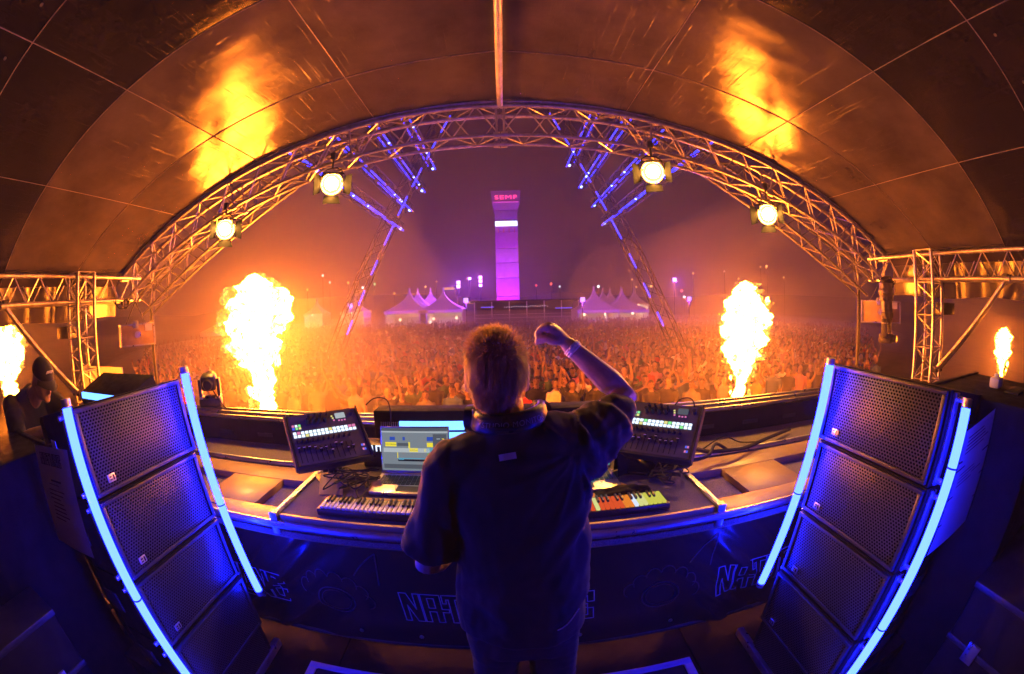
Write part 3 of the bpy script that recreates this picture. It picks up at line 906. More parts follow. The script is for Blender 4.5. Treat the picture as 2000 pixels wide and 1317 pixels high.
def crowd_person(pose, lean):
    b = MB()
    b.loft([((0, 0, 0.86), .15, .10), ((0, 0, 0.95), .165, .115), ((0, 0, 1.10), .15, .105), ((0, lean * .3, 1.28), .175, .12), ((0, lean * .5, 1.42), .18, .105), ((0, lean * .6, 1.48), .12, .08), ((0, lean * .7, 1.54), .055, .055)], n=16)
    hc = Vector((0, lean - 0.01, 1.66))
    b.loft([((0, lean * .7, 1.46), .055, .055), ((0, lean * .9, 1.56), .052, .054)], n=10)
    b.ball(hc, (0.078, 0.095, 0.118), 16, 12)
    b.ball(hc + Vector((0, -0.035, -0.065)), (0.052, 0.06, 0.055), 10, 8)
    b.ball(hc + Vector((0, -0.098, -0.012)), (0.016, 0.018, 0.026), 8, 6)
    for s in (-1, 1):
        b.ball(hc + Vector((s * 0.08, 0.01, -0.01)), (0.014, 0.022, 0.034), 6, 5)
        limb(b, [(s * .09, 0, .92), (s * .10, -.02, .5), (s * .11, 0, .08)], [.095, .062, .042])
        b.ball((s * .11, -.06, .045), (.045, .12, .045), 10, 6)
    arms = {'down': [(.19, .0, 1.42), (.24, .02, 1.14), (.22, -.10, .90)], 'up': [(.19, 0, 1.43), (.29, -.07, 1.66), (.24, -.10, 1.93)], 'vee': [(.19, 0, 1.43), (.36, -.05, 1.62), (.46, -.08, 1.87)],
            'clap': [(.19, 0, 1.43), (.26, -.16, 1.34), (.05, -.30, 1.50)], 'point': [(.19, 0, 1.43), (.25, -.20, 1.56), (.20, -.42, 1.70)], 'phone': [(.19, 0, 1.43), (.22, -.18, 1.50), (.08, -.28, 1.74)]}
    hands = []
    for s, a in zip((-1, 1), pose):
        P = [Vector((s * p[0], p[1] + lean * .5, p[2])) for p in arms[a]]
        limb(b, P, [.055, .042, .030])
        d = (P[2] - P[1]).normalized()
        limb(b, [P[2], P[2] + d * 0.075], [.030, .036]); limb(b, [P[2] + d * .06, P[2] + d * .15], [.030, .018])
        limb(b, [P[2] + d * .03 + Vector((-s * .03, 0, 0)), P[2] + d * .09 + Vector((-s * .055, 0, 0))], [.014, .011])
        hands.append((P, d))
    o = b.build('tmp', skin_m)
    me = baked(o, [('REMESH', dict(mode='VOXEL', voxel_size=0.022)), ('SMOOTH', dict(factor=0.5, iterations=3))], 'person')
    for m in (shirt_ms[0], hair_ms[0], jeans_m, eye_m): me.materials.append(m)
    idx = []
    for p in me.polygons:
        c = p.center; k = 1
        if c.z < 0.93: k = 3
        dh = c - hc
        if c.z > 1.50 and dh.length < 0.15 and abs(c.x) < 0.1:
            k = 0
            if dh.z > 0.055 or (dh.y > 0.0 and dh.z > -0.07) : k = 2
        if 1.49 < c.z < 1.56 and abs(c.x) < 0.06: k = 0
        for P, d in hands:
            t = (c - P[1]).dot(P[2] - P[1]) / (P[2] - P[1]).length_squared
            q = P[1] + (P[2] - P[1]) * max(-0.35, min(1.7, t))
            if (c - q).length < 0.062 and (t > -0.3) and not (k in (0, 2)): k = 0
        idx.append(k)
    me.polygons.foreach_set('material_index', idx)
    me.polygons.foreach_set('use_smooth', [True] * len(me.polygons))
    # eyes and mouth
    e = MB()
    for s in (-1, 1): e.ball(hc + Vector((s * 0.030, -0.086, 0.012)), (0.015, 0.010, 0.009), 8, 5)
    e.ball(hc + Vector((0, -0.092, -0.062)), (0.022, 0.008, 0.007), 8, 5)
    bm = bmesh.new(); bm.from_mesh(me)
    vv = [bm.verts.new(v) for v in e.v]
    for f in e.f:
        try:
            nf = bm.faces.new([vv[i] for i in f]); nf.material_index = 4
        except ValueError: pass
    bm.to_mesh(me); bm.free()
    bpy.data.objects.remove(o)
    return me
POSES = [(('up', 'up'), 'both arms up'), (('vee', 'vee'), 'arms wide overhead'), (('down', 'up'), 'one arm raised'), (('down', 'down'), 'arms down'), (('clap', 'clap'), 'clapping'),
         (('point', 'down'), 'pointing ahead'), (('phone', 'phone'), 'hands before face'), (('up', 'point'), 'reaching both ways')]
pm = [crowd_person(p, l) for (p, t), l in zip(POSES, (0, -0.03, 0, 0.01, -0.02, -0.04, 0, -0.02))]

rr = random.Random(99)
spots = []
y = 9.4
while y < 46:
    dy = 0.52 + 0.004 * (y - 9)
    xm = min(26, y * 1.12 + 1.5)
    x = -xm
    while x < xm:
        px, py = x + rr.uniform(-.16, .16), y + rr.uniform(-.2, .2)
        x += rr.uniform(0.46, 0.66) * (1 + 0.012 * (y - 9))
        if abs(px) < 3.4 and py > 44: continue
        if abs(abs(px) - 7.75) < 0.5 and abs(py - 16) < 0.5: continue
        spots.append((px, py))
    y += dy
spots.sort(key=lambda p: math.hypot(*p) + (0 if abs(math.atan2(p[0], p[1])) < 0.80 else 6))
near, far = spots[:290], spots[290:]
for px, py in near:
    k = rr.choices(range(8), (7, 4, 9, 40, 8, 7, 6, 3))[0]; c = rr.choices(range(8), (44, 14, 9, 6, 9, 5, 5, 3))[0]; hk = rr.choices(range(3), (5, 4, 2))[0]
    o = inst(pm[k], 'person', None, (px, py, GROUND), (0, 0, rr.uniform(-.45, .45) + math.atan2(-px, py) * 0.6), (1, 1, 1))
    s = rr.uniform(0.90, 1.07); o.scale = (s * rr.uniform(.95, 1.1), s, s)
    for sl, m in ((1, shirt_ms[c]), (2, hair_ms[hk])):
        o.material_slots[sl].link = 'OBJECT'; o.material_slots[sl].material = m
    row = int((py - 9.1) / 0.53)
    rn = ['front row', 'second row', 'third row', 'fourth row', 'fifth row', 'sixth row', 'seventh row', 'eighth row', 'ninth row', 'tenth row', 'eleventh row', 'twelfth row', 'thirteenth row', 'fourteenth row'][max(0, min(13, row))]
    zone = ('beyond the tallest flame', 'beside the tallest flame', 'ahead of the grey laptop', 'ahead of the raised fist', 'beside the narrower flame', 'beyond the narrower flame')[sum(px > q for q in (-6.5, -3.2, 0, 3.2, 6.5))]
    tag(o, '%s fan, %s shirt, %s, %s, %s' % (hair_n[hk], shirt_c[c][0], POSES[k][1], rn, zone), 'person', 'fans at the front of the crowd')

# the mass behind: thousands, one mesh
def far_person(kind):
    b = MB()
    b.loft([((0, 0, 0.5), .15, .10), ((0, 0, .95), .16, .11), ((0, 0, 1.38), .19, .11), ((0, 0, 1.50), .06, .06)], n=7, mi=1)
    b.ball((0, 0, 1.66), (.082, .095, .12), 8, 6, mi=0)
    b.ball((0, .022, 1.695), (.088, .09, .10), 8, 5, mi=2)
    A = [[(.19, 0, 1.42), (.24, .02, 1.12)], [(.19, 0, 1.42), (.28, -.05, 1.68), (.24, -.08, 2.0)], [(.19, 0, 1.42), (.36, -.05, 1.62), (.45, -.08, 1.92)]]
    for s, a in zip((-1, 1), ((0, 0), (1, 1), (0, 1), (2, 2), (0, 0), (1, 0))[kind]):
        P = [(s * p[0], p[1], p[2]) for p in A[a]]
        b.tube(P, [.05, .036, .03][:len(P)], 5, mi=0 if a else 1)
        if a: b.ball(Vector(P[-1]) + Vector((0, 0, .05)), (.035, .03, .07), 6, 4, mi=0)
    return b
tm = [far_person(k) for k in range(6)]
V, Fs, Cs = [], [], []
base = 0
for px, py in far:
    k = rr.choices(range(6), (9, 1, 1.2, .6, 9, .8))[0]
    t = tm[k]
    a = rr.uniform(-.5, .5); s = rr.uniform(.9, 1.08)
    v = np.array(t.v) * s
    ca, sa = math.cos(a), math.sin(a)
    w = np.empty_like(v); w[:, 0] = v[:, 0] * ca - v[:, 1] * sa + px; w[:, 1] = v[:, 0] * sa + v[:, 1] * ca + py; w[:, 2] = v[:, 2] + GROUND
    V.append(w)
    sc = shirt_c[rr.choices(range(8), (34, 14, 14, 6, 9, 5, 7, 4))[0]][1]; hcx = ((0.02, .014, .01), (.07, .04, .02), (.3, .2, .09))[rr.choices(range(3), (5, 4, 2))[0]]
    pal = ((.25, .14, .105), sc, hcx)
    for f, mi in zip(t.f, t.m):
        Fs.append(tuple(i + base for i in f)); Cs.append(pal[mi])
    base += len(v)
me = bpy.data.meshes.new('crowd')
me.from_pydata(np.concatenate(V).tolist(), [], Fs)
at = me.attributes.new('tint', 'FLOAT_COLOR', 'FACE')
at.data.foreach_set('color', np.c_[np.array(Cs), np.ones(len(Cs))].astype(np.float32).ravel())
m, nt, N, L, bs = new_mat('crowd_cloth')
an = N.new('ShaderNodeAttribute'); an.attribute_name = 'tint'
L.new(an.outputs['Color'], bs.inputs['Base Color']); bs.inputs['Roughness'].default_value = 0.8
me.materials.append(m)
me.polygons.foreach_set('use_smooth', [True] * len(me.polygons))
co = link(bpy.data.objects.new('crowd', me))
tag(co, 'dense dancing festival crowd filling the field back to the tents', None, None, 'stuff')
print('CROWD', len(near), len(far), len(Fs))

# ================================================================ booth
def sub(b, o):
    o = Vector(o); b.v = [tuple(Vector(v) - o) for v in b.v]; return b
felt = pmat('grey_felt', (0.11, 0.10, 0.105), 0.95, var=0.5, vscale=240, bstr=0.4, bscale=300)
gold = pmat('alu_edge', (0.66, 0.62, 0.55), 0.35, 0.7)
BO = (0, 2.2, 0)
booth = empty('dj_booth', BO, 0, 'wide plywood and carpet counter with metal pipes and dark front parapet', 'counter')
def bpart(b, name, mat, **k): return sub(b, BO).build(name, mat, booth, **k)
b = MB(); b.box((0, 2.02, 0.880), (4.9, 0.78, 0.03)); bpart(b, 'carpet_bed', M['carpet'])
for y0, y1 in ((1.655, 1.80), (2.17, 2.37)):
    for x0, x1 in ((-2.44, -0.2), (-0.198, 2.44)):
        b = MB(); b.box(((x0 + x1) / 2, (y0 + y1) / 2, 0.915), (x1 - x0, y1 - y0, 0.05), bev=0.004); bpart(b, 'plank', M['wood'])
for x, w in ((-2.36, 0.16), (-1.60, 0.40), (-1.19, 0.07), (1.04, 0.07), (1.50, 0.42), (2.36, 0.16)):
    b = MB(); b.box((x, 1.985, 0.9135), (w, 0.368, 0.05), bev=0.004); bpart(b, 'plank', M['wood'])
for y, z, r in ((1.625, 0.935, 0.022), (2.405, 0.95, 0.020)):
    b = MB(); b.cyl((-2.5, y, z), (2.5, y, z), r, 14); bpart(b, 'pipe', M['steel'])
b = MB(); b.box((0, 1.66, 0.868), (4.9, 0.028, 0.045), bev=0.004); bpart(b, 'edge_board', M['wood'])
b = MB(); b.box((0, 2.64, 0.915), (5.6, 0.40, 0.03)); bpart(b, 'carpet_shelf', M['carpet'])
b = MB(); b.box((0, 2.435, 0.928), (5.6, 0.018, 0.035), bev=0.003); bpart(b, 'shelf_edge', gold)
b = MB(); b.box((0, 2.88, 0.955), (6.2, 0.06, 0.31), bev=0.01); bpart(b, 'parapet', M['blackpaint'])
for k in range(14):
    b = MB(); b.box((-2.8 + 0.43 * k, 2.846, 1.0), (0.15, 0.012, 0.03)); bpart(b, 'slot', M['rubber'])
for y, z, r in ((2.87, 1.128, 0.016), (2.955, 1.135, 0.022), (3.05, 1.14, 0.018)):
    b = MB(); b.cyl((-3.1, y, z), (3.1, y, z), r, 12); bpart(b, 'top_rail', M['steel'])
for s in (-1, 1):
    for x in (1.3, 2.3):
        b = MB(); b.box((s * x, 2.15, 0.42), (0.05, 0.40, 0.84)); bpart(b, 'trestle', M['black'])

TO = (-0.08, 2.04, 0.965)
table = empty('laptop_table', TO, 0, 'raised grey felt table top with metal edges in the middle of the counter', 'table')
def tpart(b, name, mat, **k): return sub(b, TO).build(name, mat, table, **k)
b = MB(); b.box((-0.08, 2.04, 0.965), (2.14, 0.76, 0.028)); tpart(b, 'top', felt)
for x in (-1.16, 1.0):
    b = MB(); b.box((x, 2.04, 0.972), (0.03, 0.78, 0.042), bev=0.004); tpart(b, 'side_trim', gold)
b = MB(); b.box((-0.08, 1.648, 0.966), (2.10, 0.022, 0.040), bev=0.004); tpart(b, 'front_trim', M['wood'])
for x in (-1.165, 1.005):
    b = MB(); b.box((x, 1.645, 0.935), (0.045, 0.045, 0.125), bev=0.006); tpart(b, 'corner_cap', M['steel'])
for z, y in ((0.925, 1.668), (0.885, 1.70)):
    b = MB(); b.box((-0.08, y, z), (2.1, 0.03, 0.022), bev=0.003); tpart(b, 'under_rail', M['blackplastic'])

# ---------------------------------------------------------------- printed skirt
def skirt_mat():
    m, nt, N, L, bs = new_mat('black_satin_banner')
    bs.inputs['Base Color'].default_value = (0.014, 0.013, 0.018, 1)
    bs.inputs['Roughness'].default_value = 0.27
    bump(nt, bs, noise_tex(nt, texco(nt), 420, 2), 0.12, 0.001)
    return m
M['skirt'] = skirt_mat()
def skirt_y(x, z):
    e = min(1.0, max(0.0, (abs(x) - 0.80) / 0.4))
    q = abs(x)
    w = 0.045 * e * (noise.noise(Vector((q * 4.2 + z * 4.6, z * 1.2, 3 + (1 if x > 0 else 0)))) + 0.55 * noise.noise(Vector((q * 9 + z * 9.5, z * 2.0, 8))))
    w += 0.010 * noise.noise(Vector((x * 1.7, z * 2.0, 12)))
    return 1.752 + w * min(1, (0.88 - z) * 6 + 0.15)
SO = (0, 1.75, 0.05)
skirt = empty('banner_skirt', SO, 0, 'black satin banner with outlined letters hanging below the counter', 'banner')
b = MB(); b.grid(lambda u, v: Vector((-2.5 + 5 * u, skirt_y(-2.5 + 5 * u, 0.05 + 0.83 * v), 0.05 + 0.83 * v)), 220, 60)
sub(b, SO).build('cloth', M['skirt'], skirt, angle=180)
b = MB(); b.cyl((-2.5, 1.755, 0.06), (2.5, 1.755, 0.06), 0.014, 8); sub(b, SO).build('hem_pipe', M['black'], skirt)
ink = pmat('pale_print', (0.42, 0.42, 0.50), 0.5, var=0.1)
faint = pmat('dark_print', (0.038, 0.035, 0.050), 0.5, var=0.1)
GL = {  # outlined capitals, unit cell 1 x 1.9
 'N': [[(0, 0), (.28, 0), (.28, 1.1), (.62, 0), (.95, 0), (.95, 1.9), (.67, 1.9), (.67, .85), (.36, 1.9), (0, 1.9)]],
 'A': [[(0, 0), (.28, 0), (.28, .75), (.62, .75), (.62, 0), (.92, 0), (.92, .72), (1.25, .72), (1.25, .95), (.92, .95), (.92, 1.9), (0, 1.9)], [(.3, 1.0), (.62, 1.0), (.62, 1.66), (.3, 1.66)]],
 'T': [[(.30, 0), (.60, 0), (.60, 1.62), (.95, 1.62), (.95, 1.9), (0, 1.9), (0, 1.35), (.18, 1.35), (.18, 1.62), (.30, 1.62)]],
 'U': [[(0, 0), (.92, 0), (.92, 1.9), (.64, 1.9), (.64, .28), (.28, .28), (.28, 1.9), (0, 1.9)]],
 'R': [[(0, 0), (.28, 0), (.28, .75), (.60, 0), (.92, 0), (.62, .8), (.92, .8), (.92, 1.9), (0, 1.9)], [(.3, 1.05), (.62, 1.05), (.62, 1.62), (.3, 1.62)]],
 'E': [[(0, 0), (.9, 0), (.9, .75), (.62, .75), (.62, .28), (.28, .28), (.28, .8), (.62, .8), (.62, 1.05), (.28, 1.05), (.28, 1.62), (.62, 1.62), (.62, 1.2), (.95, 1.2), (.95, 1.9), (0, 1.9)]],
 'O': [[(0, 0), (.92, 0), (.92, 1.9), (0, 1.9)], [(.28, .28), (.64, .28), (.64, 1.62), (.28, 1.62)]]}
def outline(b, poly, f, w):
    n = len(poly)
    for i in range(n):
        a, c = Vector((*poly[i], 0)), Vector((*poly[(i + 1) % n], 0))
        d = (c - a).normalized(); nn = Vector((-d.y, d.x, 0)) * w / 2
        a2, c2 = a - d * w / 2, c + d * w / 2
        K = max(1, int((c - a).length / 0.5))
        for k in range(K):
            p0, p1 = a2 + (c2 - a2) * (k / K), a2 + (c2 - a2) * ((k + 1) / K)
            b.add([f(p0 - nn), f(p1 - nn), f(p1 + nn), f(p0 + nn)], [(0, 1, 2, 3)])
def on_skirt(x0, z0, s):
    def f(p):
        x, z = x0 + p.x * s + p.y * s * -0.08, z0 + p.y * s
        return Vector((x, skirt_y(x, z) - 0.0035, z)) - Vector(SO)
    return f
for x0 in (-2.335, -0.585, 1.165):
    for k, ch in enumerate('NATUREONE'):
        b = MB()
        for poly in GL[ch]: outline(b, poly, on_skirt(x0 + 0.114 * k, 0.28, 0.112), 0.05)
        b.build('letter', ink, skirt, smooth=False)
def ribbon(b, pts, f, w):
    for p, q in zip(pts, pts[1:]):
        a, c = Vector((*p, 0)), Vector((*q, 0)); d = (c - a).normalized(); nn = Vector((-d.y, d.x, 0)) * w / 2
        b.add([f(a - nn), f(c - nn), f(c + nn), f(a + nn)], [(0, 1, 2, 3)])
for x0 in (-0.98, 0.80):   # dim flower print between the words
    b = MB(); f = on_skirt(x0, 0.38, 1.0)
    for r, w in ((0.095, 0.008), (0.075, 0.004)):
        ribbon(b, [(r * 1.15 * math.cos(a * math.pi / 16), r * math.sin(a * math.pi / 16)) for a in range(33)], f, w)
    for k in range(7):
        a0 = math.pi * (0.02 + 0.14 * k)
        c = Vector((math.cos(a0) * 0.19, math.sin(a0) * 0.16))
        ribbon(b, [(c.x + 0.042 * math.cos(a0 + t * 0.35 - 1.6), c.y + 0.05 * math.sin(a0 + t * 0.35 - 1.6)) for t in range(10)], f, 0.006)
    ribbon(b, [(0.16 + 0.02 * t, 0.20 + 0.028 * t - 0.0009 * t * t) for t in range(9)] + [(0.32 - 0.004 * t, 0.36 - 0.03 * t) for t in range(8)], f, 0.008)
    b.build('flower_print', faint, skirt, smooth=False)['kind'] = 'stuff'
for x in (-0.88, -0.52, 0.36, 0.90):
    b = MB(); b.cyl((x, 1.742, 0.145), (x, 1.748, 0.145), 0.013, 12); sub(b, SO).build('eyelet', M['steel'], skirt)

# ================================================================ instruments
def keyboard(x0, n, y0, z0, label, lit):
    o = (x0, y0, z0)
    root = empty('midi_keyboard', o, 0, label, 'keyboard', 'small keyboards on the table')
    kw = 0.0232
    W = n * kw + 0.03
    b = MB(); b.box((W / 2, 0.075, 0.018), (W, 0.155, 0.036), bev=0.005); b.build('body', M['blackplastic'], root)
    ivory = pmat('ivory_key', (0.72, 0.70, 0.66), 0.3, var=0.03)
    me = {}
    bl = MB(); bl.box((0, 0, 0), (kw * 0.5, 0.062, 0.014), bev=0.002); bo = None
    for k in range(n):
        m = lit(k, n) or ivory
        if m.name not in me:
            b = MB(); b.box((0, 0, 0), (kw - 0.0050, 0.118, 0.014), bev=0.0025); o_ = b.build('white_key', m, root); me[m.name] = o_.data
        else:
            o_ = inst(me[m.name], 'white_key', root)
        o_.location = (0.015 + kw * (k + 0.5), 0.066, 0.040)
        if k % 7 in (0, 1, 3, 4, 5) and k < n - 1:
            if bo is None:
                bo = bl.build('black_key', M['blackplastic'], root)
                q = bo
            else:
                q = inst(bo.data, 'black_key', root)
            q.location = (0.015 + kw * (k + 1), 0.096, 0.052)
    return root
def kc(r, g, bb, s): return emat('lit_key', (r, g, bb), s, 'NONE')
LK = [kc(1.0, .05, .10, .55), kc(1.0, .12, .03, .7), kc(1.0, .28, .03, .8), kc(.75, .72, .10, .8), kc(.85, .85, .30, .8), kc(.7, .8, 1.0, 1.0)]
keyboard(-0.935, 27, 1.70, 0.98, 'small piano keyboard with unlit ivory keys, on the flame-tall side of the performer', lambda k, n: None)
def lit(k, n):
    r = n - 1 - k
    return LK[3] if r < 4 else (LK[4] if r < 6 else (LK[5] if r == 6 else (LK[2] if r < 9 else (LK[1] if r < 14 else (LK[4] if r == 14 else (LK[1] if r < 17 else LK[0]))))))
keyboard(0.14, 25, 1.70, 0.98, 'small piano keyboard with glowing red to yellow keys', lit)

ui = {n: emat('screen_' + n, c, s, 'NONE') for n, c, s in (('grey', (0.30, 0.36, 0.42), 0.62), ('dark', (0.16, 0.19, 0.24), 0.5), ('yellow', (0.95, 0.80, 0.06), 0.9), ('blue', (0.03, 0.09, 0.55), 0.8), ('sky', (0.12, 0.42, 0.62), 0.8), ('green', (0.25, 0.55, 0.10), 0.7), ('pale', (0.55, 0.62, 0.66), 0.75), ('ink', (0.01, 0.01, 0.02), 1.0), ('teal', (0.16, 0.50, 0.50), 0.75))}
def laptop(x0, y0, label, screen):
    root = empty('laptop', (x0, y0, 0.98), 0, label, 'laptop', 'laptops on the table')
    W, D, H = 0.41, 0.27, 0.275
    b = MB(); b.box((W / 2, -D / 2, 0.012), (W, D, 0.018), bev=0.004); b.build('base', M['steel'], root)
    kb = MB()
    for r in range(6):
        for c in range(14): kb.box((0.035 + c * 0.0262, -0.045 - r * 0.021, 0.0225), (0.022, 0.017, 0.004))
    kb.build('keys', M['blackplastic'], root)['kind'] = 'stuff'
    b = MB(); b.box((W / 2, -0.215, 0.0222), (0.12, 0.07, 0.001)); b.build('trackpad', M['blackplastic'], root)
    R = rotm(x=-14)
    def L_(v): return R @ Vector((v[0], v[1], v[2])) + Vector((0, 0.004, 0.022))
    b = MB(); b.box((W / 2, 0.006, H / 2), (W, 0.010, H), bev=0.003); b.v = [tuple(L_(v)) for v in b.v]; lid = b.build('lid', M['steel'], root)
    b = MB(); b.box((W / 2, -0.0005, H / 2 + 0.004), (W - 0.014, 0.002, H - 0.024)); b.v = [tuple(L_(v)) for v in b.v]; b.build('screen', ui['grey'], lid)
    for n, (x, z, w, h) in screen:
        b = MB(); b.box((0.007 + x * (W - 0.014), -0.0022, 0.016 + z * (H - 0.024)), (w * (W - 0.014), 0.001, h * (H - 0.024))); b.v = [tuple(L_(v)) for v in b.v]
        b.build('screen_print', ui[n], lid, smooth=False)
    return root
S1 = [('dark', (.5, .965, 1, .07)), ('pale', (.5, .905, 1, .03)), ('dark', (.88, .55, .20, .62)), ('pale', (.38, .48, .70, .10)), ('blue', (.17, .75, .08, .08)), ('blue', (.345, .75, .035, .08)), ('blue', (.735, .75, .09, .09)), ('yellow', (.145, .615, .17, .10)), ('ink', (.145, .615, .17, .014)),
      ('dark', (.33, .615, .17, .07)), ('yellow', (.425, .60, .025, .14)), ('yellow', (.49, .49, .13, .09)), ('ink', (.49, .485, .13, .012)), ('yellow', (.66, .485, .03, .08)), ('yellow', (.735, .61, .09, .10)), ('sky', (.735, .48, .09, .11)), ('green', (.735, .36, .09, .11)), ('yellow', (.245, .36, .012, .13)), ('sky', (.30, .265, .08, .03)), ('ink', (.50, .245, .50, .045)), ('sky', (.5, .29, .5, .02)), ('dark', (.5, .10, .94, .10)), ('pale', (.86, .75, .05, .02)), ('pale', (.86, .62, .05, .02)), ('yellow', (.93, .75, .03, .03)), ('yellow', (.93, .62, .03, .03))]
laptop(-0.745, 2.245, 'open laptop showing grey editing screen with yellow clips', S1)
rr = random.Random(3)
S2 = [('teal', (.5, .5, 1, .98))] + [(rr.choice(['pale', 'sky', 'yellow', 'grey', 'pale']), (rr.uniform(.05, .95), .06 + .115 * k, rr.uniform(.06, .2), .07)) for k in range(8) for q in range(5)]
laptop(0.175, 2.245, 'open laptop with teal grid screen mostly hidden behind the raised arm', S2)

padc = [emat('pad_' + n, c, s, 'NONE') for n, c, s in (('white', (0.72, 0.85, 1.0), 1.5), ('pink', (0.9, 0.25, 0.55), 0.8), ('green', (0.3, 1.0, 0.35), 0.9), ('yellow', (0.9, 0.85, 0.3), 0.9), ('blue', (0.1, 0.15, 1.0), 0.9))]
def mixer(c, yaw, label, lead, seed):
    root = empty('mixing_controller', c, yaw, label, 'controller', 'tilted controllers on stands')
    T = rotm(x=42)
    W, D = 0.45, 0.345
    def P(b, name, mat, par=root, **k):
        b.v = [tuple(T @ Vector(v)) for v in b.v]; return b.build(name, mat, par, **k)
    b = MB(); b.box((0, D / 2, -0.012), (W, D, 0.05), bev=0.006); body = P(b, 'body', M['blackplastic'])
    b = MB(); b.box((0, D / 2, 0.0142), (W - 0.02, D - 0.016, 0.003)); P(b, 'face_plate', pmat('face_plate', (0.10, 0.095, 0.095), 0.4, 0.3))
    for s in (-1, 1):
        b = MB(); b.box((s * (W / 2 + 0.004), D / 2, -0.006), (0.012, D + 0.01, 0.066), bev=0.003); P(b, 'side_cheek', M['black'])
    b = MB(); b.box((0, -0.004, -0.010), (W, 0.012, 0.064), bev=0.003); P(b, 'front_lip', M['black'])
    rr = random.Random(seed)
    z = 0.016
    pad = {}
    for r in range(2):
        for k in range(16):
            x = -0.19 + 0.0245 * k
            ci = 0 if rr.random() < 0.8 else rr.choice((1, 1, 2, 3) if r == 0 else (2, 2, 3))
            if ci not in pad:
                b = MB(); b.box((0, 0, 0), (0.0195, 0.016, 0.008), bev=0.002); b.v = [tuple(T @ Vector(v)) for v in b.v]
                o = b.build('pad', padc[ci], root); pad[ci] = o.data
            else:
                o = inst(pad[ci], 'pad', root)
            o.location = T @ Vector((x, 0.215 - 0.021 * r, z + 0.002))
    for k in range(6):
        b = MB(); b.box((-0.19 + 0.02 * (k % 3), 0.247 + 0.018 * (k // 3), z + 0.002), (0.014, 0.012, 0.006)); P(b, 'small_pad', padc[(4, 2, 3, 1, 0, 2)[k]])
    for k in range(4):       # tall rotary caps
        x = -0.10 + 0.038 * k
        b = MB(); b.cyl((x, 0.275, z), (x, 0.275, z + 0.045), 0.012, 12, 0.009); b.cyl((x + 0.013, 0.300, z), (x + 0.013, 0.300, z + 0.05), 0.011, 12, 0.008); P(b, 'tall_knob', M['blackplastic'])
    b = MB(); b.box((0.115, 0.298, z + 0.002), (0.062, 0.036, 0.004)); P(b, 'display', ui['pale'] if seed == 1 else ui['dark'])
    for k, (x, y) in enumerate(((0.062, .30), (0.066, .285), (0.069, .27), (0.10, .264), (0.118, .263), (0.137, .264))):
        b = MB(); b.box((x, y, z + 0.002), (0.010, 0.007, 0.005)); P(b, 'mini_button', padc[(3, 3, 1, 1, 1, 1)[k]])
    b = MB(); b.cyl((0.185, 0.295, z), (0.185, 0.295, z + 0.03), 0.012, 12); P(b, 'jog_knob', M['blackplastic'])
    for k in range(11):      # knob row and faders
        x = -0.19 + 0.032 * k
        b = MB(); b.cyl((x, 0.155, z), (x, 0.155, z + 0.024), 0.009, 10, 0.007); b.box((x, 0.155, z + 0.025), (0.002, 0.012, 0.002)); P(b, 'knob', M['blackplastic'])
        b = MB(); b.box((x, 0.07, z), (0.005, 0.095, 0.003)); P(b, 'fader_slot', M['rubber'])
        y = 0.105 + rr.uniform(-0.045, 0.006) if k > 2 else 0.11
        if lead == 'R': y = 0.112 - 0.0 * k if rr.random() < .7 else 0.09
        b = MB(); b.box((x, y, z + 0.010), (0.016, 0.026, 0.018), bev=0.003); fd = P(b, 'fader_cap', M['blackplastic'])
        b = MB(); b.box((x, y, z + 0.0205), (0.014, 0.003, 0.002)); b.v = [tuple(T @ Vector(v)) for v in b.v]; b.build('cap_line', M['white'], fd)
    for k in range(4):
        b = MB(); b.box((0.185 + 0.012 * (k % 2), 0.075 - 0.028 * (k // 2), z + 0.002), (0.009, 0.012, 0.005)); P(b, 'side_button', padc[(4, 1, 1, 4)[k]])
    # stand
    h = c[2] - 0.98
    st = empty('controller_stand', (c[0], c[1], 0.98), yaw, 'short black column stand under the %s' % label, 'stand', 'controller stands')
    b = MB(); b.box((0.0, 0.12, (h + 0.06) / 2), (0.055, 0.045, h + 0.06), bev=0.005); b.build('column', M['black'], st)
    b = MB(); b.box((0.0, 0.12, 0.008), (0.20, 0.16, 0.014), bev=0.004); b.build('foot', M['black'], st)
    b = MB(); b.box((0, 0.13, h + 0.065), (0.16, 0.12, 0.012), T); b.build('tray', M['black'], st)
    b = MB(); b.cyl((-0.06, 0.12, 0.06), (0.06, 0.12, 0.06), 0.011, 10); b.build('clamp_knob', M['blackplastic'], st)
    return root
mixer((-0.955, 2.07, 1.12), RAD(38), 'tilted pad controller with raised faders near the grey laptop', 'L', 1)
mixer((0.765, 2.07, 1.12), RAD(-38), 'tilted pad controller behind the raised elbow', 'R', 2)

# light bar box behind the laptops
LO = (-0.12, 2.62, 1.04)
lbx = empty('light_bar_box', LO, 0, 'long black box with two glowing white-blue light bars behind the laptops', 'light bar')
b = MB(); b.box((-0.125, 2.68, 1.165), (1.50, 0.16, 0.25), bev=0.008); sub(b, LO).build('box', M['blackpaint'], lbx)
for x0, x1, z0, z1 in ((-0.70, -0.275, 1.165, 1.222), (-0.262, 0.32, 1.165, 1.222), (-0.385, 0.24, 1.095, 1.148)):
    b = MB(); b.box(((x0 + x1) / 2, 2.594, (z0 + z1) / 2), (x1 - x0, 0.018, z1 - z0), bev=0.004); sub(b, LO).build('light_bar', M['white_led'], lbx)
for k in range(9):
    b = MB(); b.box((-0.825 + 0.014 * k, 2.597, 1.20), (0.006, 0.006, 0.03)); sub(b, LO).build('vent_slot', M['steel'], lbx)
b = MB(); b.box((-0.80, 2.45, 1.055), (0.20, 0.14, 0.15), bev=0.006)
